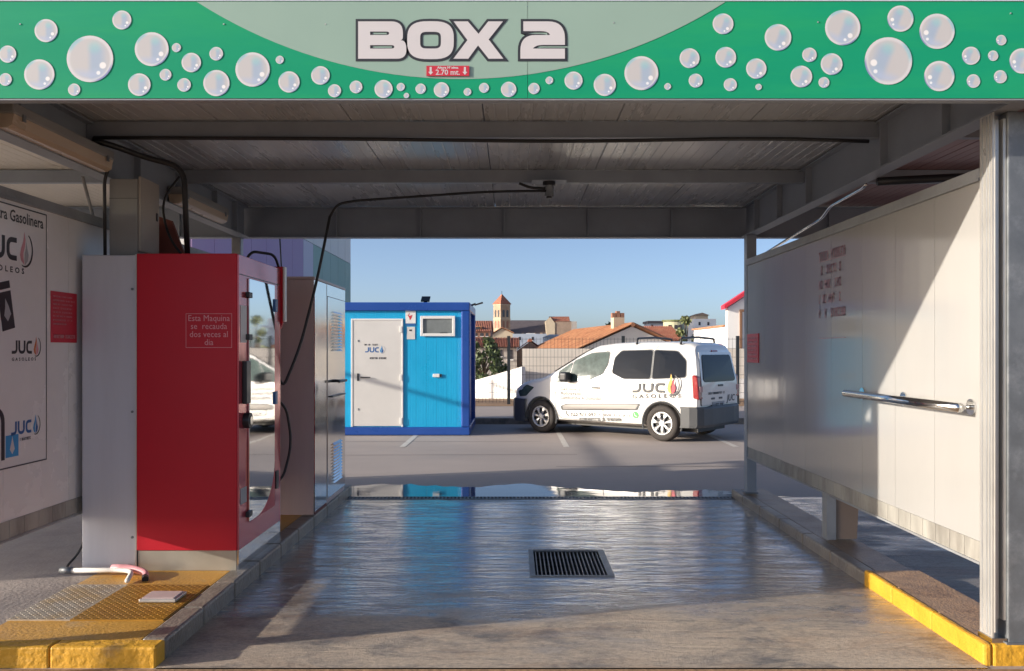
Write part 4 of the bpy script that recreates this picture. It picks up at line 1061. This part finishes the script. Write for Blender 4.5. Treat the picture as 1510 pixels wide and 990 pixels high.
for xw in (0, 2.70):
    for s in (1, -1): wheel(xw, s)

# ================================================================== FENCE, WALLS, TOWN
def fence_post(x): return x
fe = thing('mesh_fence', 'dark wire mesh fence behind the parked van', 'fence', (3, 24.0, .11))
fps = [-6.6, -3.37, -.13, 3.11, 6.35, 9.6, 12.8]
for x in fps:
    p = bx('post', 'fence', fe, x - .045, x + .045, 23.97, 24.03, .112, 2.05)
for a, c in zip(fps, fps[1:]):
    b = MB(); k = 0; x = a + .09
    while x < c - .06: b.box(x - .0032, x + .0032, 23.998, 24.004, .16, 2.0); x += .1
    for z in (.2, .45, .46 + .24, .95, 1.2, 1.45, 1.7, 1.96): b.box(a + .05, c - .05, 23.992, 23.998, z - .004, z + .004)
    b.build('wire_panel', 'fence', fe)['kind'] = 'stuff'
def wall_poly(name, mat, label, pts, y0, y1, cat='wall'):
    return tag(MB().prism(pts, lambda a, c, d: (a, d, c), y0, y1).build(name, mat), label, cat)
wall_poly('garden_wall', 'render_white', 'low white wall under the beige block wall', [(.27, -.2), (14, -.2), (14, .74), (.27, .74)], 27.0, 27.25)
wa, wb = Vector((-5.0, 30.4, 0)), Vector((.262, 26.6, 0)); wd = (wb - wa).normalized(); wl = (wb - wa).length; wnn = Vector((-wd.y, wd.x, 0))
tag(MB().prism([(0, -.2), (wl, -.2), (wl, 1.13), (wl - .9, .90), (wl - 1.9, .66), (0, .6)], lambda a, c, d: tuple(wa + wd * a + wnn * d + Vector((0, 0, c))), 0, .2).build('garden_wall', 'render_white'), 'bright white sunlit wall with a sloping top behind the fence', 'wall')
wall_poly('block_wall', 'block_beige', 'beige block wall with a flat top beside the white wall', [(.285, .745), (9.0, .745), (9.0, 1.70), (.285, 1.70)], 27.02, 27.23)

def windows(parent, lst, mat='win_dark', fmat='frame_white'):
    """lst of (x0,x1,z0,z1,y) on a wall facing -Y in the house's own coordinates."""
    for (x0, x1, z0, z1, y) in lst:
        w_ = bx('window', mat, parent, x0, x1, y - .03, y + .05, z0, z1)
        bx('sill', fmat, w_, x0 - .05, x1 + .05, y - .10, y - .031, z0 - .08, z0)
def corr(b, p0, p1, p2, p3, n, h):
    """tiled slope: p0->p1 along the eave, p3->p2 along the ridge, n rolls."""
    p0, p1, p2, p3 = map(Vector, (p0, p1, p2, p3)); nr = (p1 - p0).cross(p3 - p0).normalized()
    if nr.z < 0: nr = -nr
    k0 = len(b.v); m_ = n * 4
    for i in range(m_ + 1):
        t = i / m_; o = nr * h * (.5 + .5 * math.sin(2 * math.pi * i / 4))
        b.v += [p0 + (p1 - p0) * t + o, p3 + (p2 - p3) * t + o]
    for i in range(m_): b.f.append((k0 + 2 * i, k0 + 2 * i + 2, k0 + 2 * i + 3, k0 + 2 * i + 1))
    return b
def gable_house(name, label, loc, rz, w, l, zb, ze, zr, wm, rm, nroll=24, over=.25, h=.09, win=(), chim=None):
    """gable wall of width w faces local -Y at y=0, ridge runs along local +Y for l."""
    t = thing(name, label, 'house', loc, rz, local=True)
    MB().prism([(-w / 2, zb), (w / 2, zb), (w / 2, ze), (0, zr), (-w / 2, ze)], lambda a, c, d: (a, d, c), 0, l).build('wall', wm, t)
    s = (zr - ze) / (w / 2); e = w / 2 + over; b = MB()
    corr(b, (-e, -over, ze - over * s + .06), (-e, l + over, ze - over * s + .06), (0, l + over, zr + .06), (0, -over, zr + .06), nroll, h)
    corr(b, (e, -over, ze - over * s + .06), (e, l + over, ze - over * s + .06), (0, l + over, zr + .06), (0, -over, zr + .06), nroll, h)
    r_ = b.build('roof', rm, t)
    MB().tube([(0, -over, zr + .1), (0, l + over, zr + .1)], .12, 8).build('ridge', rm, r_)
    windows(t, win)
    if chim:
        x, y, z0, z1, cw = chim
        c_ = bx('chimney', 'stone_light', r_, x - cw, x + cw, y - cw, y + cw, z0, z1)
        for dx in (-1, 0, 1): bx('chimney_pot', 'brick', c_, x + dx * cw * .8 - .1, x + dx * cw * .8 + .1, y - .15, y + .15, z1, z1 + .25 + .1 * (dx == 0))
    return t
def hip_slab(name, label, x0, x1, y0, y1, zb, ze, zr, wm, rm, nroll=30, win=(), ridge=None, cat='house'):
    """long house whose tiled slope faces the viewer; ridge along X at the back of the near slope."""
    t = thing(name, label, cat, ((x0 + x1) / 2, (y0 + y1) / 2, zb))
    ym = (y0 + y1) / 2
    MB().prism([(y0, zb), (y1, zb), (y1, ze), (ym, zr), (y0, ze)], lambda a, c, d: (d, a, c), x0, x1).build('wall', wm, t)
    b = MB(); o = .3; s = (zr - ze) / (ym - y0)
    corr(b, (x0 - .2, y0 - o, ze - o * s + .05), (x1 + .2, y0 - o, ze - o * s + .05), (x1 + .2, ym, zr + .05), (x0 - .2, ym, zr + .05), nroll, .08)
    corr(b, (x0 - .2, y1 + o, ze - o * s + .05), (x1 + .2, y1 + o, ze - o * s + .05), (x1 + .2, ym, zr + .05), (x0 - .2, ym, zr + .05), nroll, .08)
    b.build('roof', rm, t)
    for (a, c, d, e) in win: windows(t, [(a, c, d, e, y0)])
    return t
# gabled house behind the fence, its ridge running away to the left
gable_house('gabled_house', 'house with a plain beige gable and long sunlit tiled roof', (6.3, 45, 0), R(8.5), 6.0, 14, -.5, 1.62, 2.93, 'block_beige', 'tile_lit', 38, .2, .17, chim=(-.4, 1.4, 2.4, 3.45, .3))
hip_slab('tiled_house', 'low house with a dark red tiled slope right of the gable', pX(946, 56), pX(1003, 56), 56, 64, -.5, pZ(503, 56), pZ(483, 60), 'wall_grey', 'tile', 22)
t = thing('roof_hut', 'small grey flat-roofed box above the red tiled slope', 'building', (pX(968, 70), 71, 0))
bx('wall', 'wall_blue', t, pX(957, 70), pX(979, 70), 70, 72.5, 0, pZ(477, 70)); bx('roof', 'slate', t, pX(955, 70), pX(981, 70), 69.8, 72.7, pZ(476.9, 70), pZ(473.5, 70))
windows(t, [(pX(960, 70), pX(963, 70), pZ(482, 70), pZ(479, 70), 70)])
t = thing('yellow_building', 'pale yellow rounded building with a mossy flat top', 'building', (pX(1006, 62), 64, 0))
b = MB(); yc = 65.0; xc = pX(1007, 62); rb = pX(1025, 62) - xc
b.tube([(xc, yc, -.3), (xc, yc, pZ(472.5, 62))], rb, 24); b.build('wall', 'wall_yellow', t)
MB().tube([(xc, yc, pZ(472.4, 62)), (xc, yc, pZ(470, 62))], rb + .12, 24).build('rim', 'leaf_pale', t)
for a in (-2.2, -1.7, -1.3): 
    x = xc + rb * math.cos(a); y = yc + rb * math.sin(a); bx('window', 'win_dark', t, x - .12, x + .12, y - .08, y + .1, pZ(484, 62), pZ(478, 62))
t = thing('white_block', 'white flat-roofed block with a brown lantern on top', 'building', (pX(1040, 75), 76, 0))
bx('wall', 'render_white', t, pX(1023, 75), pX(1056, 75), 75, 80, 0, pZ(470.5, 75)); bx('parapet', 'render_white', t, pX(1022, 75), pX(1064, 75), 74.7, 74.98, pZ(484, 75), pZ(480.5, 75))
bx('lantern', 'stone_light', t, pX(1028, 75), pX(1046, 75), 75.5, 78, pZ(470.4, 75), pZ(465, 75))
MB().prism([(pX(1026, 75), pZ(464.9, 75)), (pX(1048, 75), pZ(464.9, 75)), (pX(1037, 75), pZ(461, 75))], lambda a, c, d: (a, d, c), 75.3, 78.2).build('roof', 'wall_brown', t)
windows(t, [(pX(1030, 75), pX(1033, 75), pZ(480, 75), pZ(475, 75), 75), (pX(1043, 75), pX(1046, 75), pZ(480, 75), pZ(475, 75), 75)])
# white gabled building at the right with red roof edge and brown opening frame
t = thing('white_house', 'tall white gabled house with a red roof edge beside the back post', 'house', (10, 31, 0))
xa, xb_ = pX(1073, 30), pX(1073, 30) + 7.5
MB().prism([(xa, -.2), (xb_, -.2), (xb_, 3.15), ((xa + xb_) / 2, 5.6), (xa, 3.15)], lambda a, c, d: (a, d, c), 30, 30.3).build('gable', 'render_white', t)
bx('wall', 'render_white', t, xa, xb_, 30.301, 35.6, -.2, 2.5); bx('eaves', 'tile_lit', t, xa - .08, xb_, 30.36, 35.7, 2.501, 2.56)
for s0, s1 in (((xa - .15, 3.10), ((xa + xb_) / 2, 5.68)), ((xb_ + .15, 3.10), ((xa + xb_) / 2, 5.68))):
    MB().prism([s0, s1, (s1[0], s1[1] + .14), (s0[0], s0[1] + .14)], lambda a, c, d: (a, d, c), 29.85, 30.35).build('coping', 'print_red', t)
w_ = bx('opening', 'render_white', t, pX(1094, 30), pX(1110, 30), 29.97, 30.02, .1, pZ(460, 30))
bx('frame', 'wood', w_, pX(1090.5, 30), pX(1093.9, 30), 29.93, 30.01, .1, pZ(456.5, 30)); bx('frame', 'wood', w_, pX(1094, 30), pX(1112, 30), 29.93, 30.01, pZ(459.9, 30), pZ(456.5, 30))
# houses on the left under the church
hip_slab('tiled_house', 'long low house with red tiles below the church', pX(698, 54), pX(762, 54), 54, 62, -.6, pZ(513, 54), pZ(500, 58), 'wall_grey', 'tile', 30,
         win=[(pX(733, 54), pX(741, 54), pZ(526, 54), pZ(516, 54)), (pX(748, 54), pX(756, 54), pZ(530, 54), pZ(516, 54))])
gable_house('tiled_shed', 'small shed with a pointed red tile roof beside the post', (pX(782, 57), 57, 0), R(0), 2.3, 5, -.5, 1.45, pZ(504, 57), 'wall_brown', 'tile', 10, .15, .06)
t = hip_slab('brick_house', 'brown brick house with a dormer at the cabin edge', pX(688, 140), pX(723, 140), 140, 156, 0, pZ(489, 140), pZ(474, 148), 'brick', 'tile', 14,
             win=[(pX(700, 140), pX(704, 140), pZ(496, 140), pZ(491.5, 140)), (pX(708, 140), pX(713, 140), pZ(496, 140), pZ(491.5, 140)), (pX(716, 140), pX(720, 140), pZ(496, 140), pZ(491.5, 140))])
dm = bx('dormer', 'tile_lit', t, pX(699, 140), pX(710, 140), 141, 147, pZ(488, 140), pZ(481, 140)); bx('dormer_window', 'win_dark', dm, pX(701, 140), pX(707, 140), 140.9, 141.1, pZ(487, 140), pZ(482, 140))
t = thing('cream_house', 'cream gabled house at the foot of the church tower', 'house', (pX(740, 190), 195, 0))
MB().prism([(pX(722, 190), 0), (pX(757, 190), 0), (pX(757, 190), pZ(492, 190)), (pX(740, 190), pZ(484.5, 190)), (pX(722, 190), pZ(496, 190))], lambda a, c, d: (a, d, c), 190, 202).build('wall', 'stone_light', t)
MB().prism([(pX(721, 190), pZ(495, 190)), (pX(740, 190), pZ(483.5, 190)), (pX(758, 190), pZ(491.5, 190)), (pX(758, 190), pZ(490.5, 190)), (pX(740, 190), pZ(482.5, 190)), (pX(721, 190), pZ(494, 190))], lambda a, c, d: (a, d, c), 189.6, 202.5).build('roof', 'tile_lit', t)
t = thing('blue_building', 'pale blue grey flat-roofed building in front of the church nave', 'building', (pX(780, 130), 134, 0))
bx('wall', 'wall_blue', t, pX(756, 130), pX(806, 130), 130, 140, 0, pZ(492.5, 130)); bx('roof', 'render_white', t, pX(776, 130), pX(789, 130), 131, 136, pZ(492.4, 130), pZ(491.5, 130))
windows(t, [(pX(765, 130), pX(768, 130), pZ(502, 130), pZ(497, 130), 130), (pX(784, 130), pX(787, 130), pZ(502, 130), pZ(497, 130), 130)])
t = thing('white_shed', 'white low shed with a domed roof beside the tiled roof', 'shed', (pX(812, 100), 102, 0))
bx('wall', 'render_white', t, pX(803, 100), pX(826, 100), 100, 106, 0, pZ(497, 100)); MB().prism([(pX(802, 100), pZ(496.8, 100)), (pX(828, 100), pZ(496.8, 100)), (pX(822, 100), pZ(493.5, 100)), (pX(810, 100), pZ(493.5, 100))], lambda a, c, d: (a, d, c), 99.6, 106).build('roof', 'wall_blue', t)
# church: square tower turned to the viewer, long nave, transept
D = 300
chx = thing('church', 'stone church with a square tower and pointed red roof', 'church', (pX(740, D), D, 0), R(38), local=True)
a = 2.12
z_e, z_a = pZ(449, D), pZ(433.5, D)
bx('tower', 'stone', chx, -a, a, -a, a, 0, z_e)
for z0, z1 in ((pZ(471.5, D), pZ(471.5, D) + .3), (pZ(450.5, D), pZ(449.2, D) - .02)): bx('cornice', 'stone_light', chx, -a - .12, a + .12, -a - .12, a + .12, z0, z1)
MB().add([(-a - .35, -a - .35, z_e + .01), (a + .35, -a - .35, z_e + .01), (a + .35, a + .35, z_e + .01), (-a - .35, a + .35, z_e + .01), (0, 0, z_a)], [(0, 1, 4), (1, 2, 4), (2, 3, 4), (3, 0, 4), (0, 3, 2, 1)]).build('spire', 'tile', chx)
MB().tube([(0, 0, z_a - .1), (0, 0, z_a + 1.0)], .08, 6).build('cross', 'fence', chx)
for u in (-.85, .85):
    for z0, z1 in ((pZ(468, D), pZ(458, D)), (pZ(484, D), pZ(474, D))):
        m_ = 'win_dark' if z1 > pZ(470, D) else 'brick'
        for f in (0, 1):
            P = [(u - .5, z0), (u + .5, z0), (u + .5, z1 - .4)] + [(u + .5 * math.cos(R(q)), z1 - .4 + .5 * math.sin(R(q))) for q in range(30, 180, 30)] + [(u - .5, z1 - .4)]
            MB().prism(P, (lambda p, c, d: (p, d, c)) if f == 0 else (lambda p, c, d: (d, -p, c)), -a - .04, -a + .1).build('belfry_window', m_, chx)
ch2 = thing('church_nave', 'long dark slate church nave running from the tower', 'church', (pX(785, D), D + 10, 0))
x0, x1 = pX(750, D), pX(826, D)
MB().prism([(302, 0), (318, 0), (318, pZ(492, D)), (310, pZ(472, D)), (302, pZ(492, D))], lambda p, c, d: (d, p, c), x0, x1).build('wall', 'wall_brown', ch2)
MB().prism([(301.4, pZ(493, D)), (310, pZ(471.6, D)), (310, pZ(471, D)), (301.2, pZ(492.2, D))], lambda p, c, d: (d, p, c), x0 - .2, x1 + .2).build('roof', 'slate', ch2)
for k in range(6):
    x = x0 + 5 + k * 2.2; bx('dormer', 'wall_brown', ch2, x - .4, x + .4, 300.9, 302.5, pZ(493, D) - .4, pZ(493, D) + .5)
tr = thing('church_transept', 'tall stone transept block at the far end of the nave', 'church', (pX(832, D), 304, 0))
MB().prism([(pX(808, D), 0), (pX(818, D), 0), (pX(818, D), pZ(477, D)), (pX(811, D), pZ(468, D)), (pX(804, D), pZ(474, D))], lambda p, c, d: (p, d, c), 298, 308).build('gable', 'stone_light', tr)
bx('wall', 'wall_brown', tr, pX(818, D), pX(842, D), 298.2, 308, 0, pZ(474, D))
MB().prism([(298, pZ(474.3, D)), (303, pZ(466.5, D)), (308, pZ(474, D))], lambda p, c, d: (d, p, c), pX(810, D), pX(840, D)).build('roof', 'tile', tr)
bx('annex', 'wall_grey', tr, pX(842.2, D), pX(850, D), 298, 307, 0, pZ(474.5, D))

# trees: trunk, limbs and a crown of many small leaves in clumps
def tree(name, label, x, y, zb, h, cw, mat, nclump=16, nleaf=70, ls=.16, seed=1, ch=.7, group=None):
    rr = random.Random(seed); t = thing(name, label, 'tree', (x, y, zb), group=group)
    b = MB(); b.tube([(x, y, zb), (x + .05 * h * rr.uniform(-1, 1), y, zb + h * .35), (x, y, zb + h * .8)], .035 * h, 8, .01 * h); 
    cl = []
    for k in range(nclump):
        a = rr.uniform(0, 6.28); u = rr.random() ** .6; zz = zb + h * (1 - ch) + h * ch * rr.random()
        env = math.sin(math.pi * min(.97, max(.08, ((zz - zb) / h - (1 - ch)) / ch * .85 + .12))) ** .6
        c = Vector((x + math.cos(a) * u * cw * env, y + math.sin(a) * u * cw * env, zz)); cl.append(c)
        b.tube([(x, y, zb + h * .3 + (zz - zb - h * .3) * .4), c], .012 * h, 5, .004 * h)
    b.build('trunk', 'bark', t); b = MB()
    for c in cl:
        rad = cw * rr.uniform(.28, .48)
        for k in range(nleaf):
            d = Vector((rr.gauss(0, 1), rr.gauss(0, 1), rr.gauss(0, .8))); d = d.normalized() * rad * rr.random() ** .4
            p = c + d; u = Vector((rr.gauss(0, 1), rr.gauss(0, 1), rr.gauss(0, 1))).normalized(); w_ = u.cross(Vector((rr.gauss(0, 1), rr.gauss(0, 1), rr.gauss(0, 1)))).normalized()
            s_ = ls * rr.uniform(.6, 1.3); b.add([p - u * s_, p + w_ * s_ * .5, p + u * s_, p - w_ * s_ * .5], [(0, 1, 2, 3)])
    b.build('crown', mat, t); return t
tree('leafy_tree', 'bushy green tree growing beside the blue cabin corner', pX(714, 44), 44, -1.2, 3.4, 1.0, 'leaf', 20, 90, .13, 3, .85)
tree('leafy_tree', 'low dark shrub beneath the bushy tree by the cabin', pX(730, 43), 43, -1.2, 2.1, .6, 'leaf', 10, 90, .11, 5, .9)
tree('leafy_tree', 'dark tree showing above the ridge beside the chimney', pX(901, 75), 75, -1, 4.9, 1.0, 'leaf', 18, 110, .11, 8, .6)
tree('leafy_tree', 'round tree top further along the ridge from the chimney', pX(888, 78), 78, -1, 4.4, .9, 'leaf', 14, 110, .11, 9, .6)
tree('slender_tree', 'slender pale green tree rising in front of the yellow building', pX(1012, 38), 38, -.5, 3.55, .48, 'leaf_pale', 16, 70, .10, 11, .8)
tree('leafy_tree', 'wide pale shrub at the foot of the slender tree', pX(1003, 37.5), 37.5, -.5, 2.3, .5, 'leaf_pale', 10, 60, .10, 12, .8)

# large clad building on the left: each coloured sheet a piece of its own
bl = thing('clad_building', 'large building clad in white, green and purple panels', 'building', (-24, 86, 0))
bx('core', 'bld_white', bl, -34, -22.15, 58, 114.6, -.2, 17.8)
y = 58.0
for k in range(13):
    y2 = min(y + 4.4, 114.6); m_ = 'bld_purple' if y < 86 else 'bld_lilac' if y < 90 else 'bld_green'
    bx('panel', m_, bl, -22.145, -22.0, y + .03, y2 - .03, 7.0, 13.36); bx('panel', m_, bl, -22.145, -22.0, y + .03, y2 - .03, -.2, 6.94); bx('panel', 'bld_white', bl, -22.145, -22.0, y + .03, y2 - .03, 13.42, 18)
    y = y2
# slim lamp pole and overhead cable standing left of the wash, felt here through their shadows
lp = thing('slim_bollard', 'slim steel bollard standing in front of the next wash bay', 'bollard', (-5.2, 3.42, 0))
MB().tube([(-5.2, 3.42, 0), (-5.2, 3.42, .95)], .03, 12).build('shaft', 'galv', lp, smooth=True); bx('base_plate', 'galv', lp, -5.3, -5.1, 3.32, 3.52, -.002, .012)
oc = thing('overhead_cable', 'thick overhead cable strung between two poles beside the wash', 'cable', (-12, 14, 0))
MB().tube([(-12, 4, 3.55), (-12, 14, 3.50), (-12, 24, 3.55)], .045, 8).build('cable', 'cable', oc)
for y in (4, 24): MB().tube([(-12, y, -.01), (-12, y, 3.7)], .07, 10).build('pole', 'galv', oc)

# look-alikes that belong together
for pre, gp in (('bay_wall', 'panel walls between the wash bays'), ('lamp_fitting', 'lamp fittings under the canopy beam'), ('red_notice', 'red notices on the bay walls'),
                ('leafy_tree', 'trees and shrubs among the houses'), ('power_cable', 'black cables above the red cabinet'), ('black_hose', 'black hoses of the wash cabinet'),
                ('garden_wall', 'walls behind the fence'), ('tiled_house', 'tiled houses of the town'), ('fascia_board', 'plain fascia boards of the next bays')):
    for o in sc.objects:
        if o.parent is None and o.name.split('.')[0] == pre: o['group'] = gp
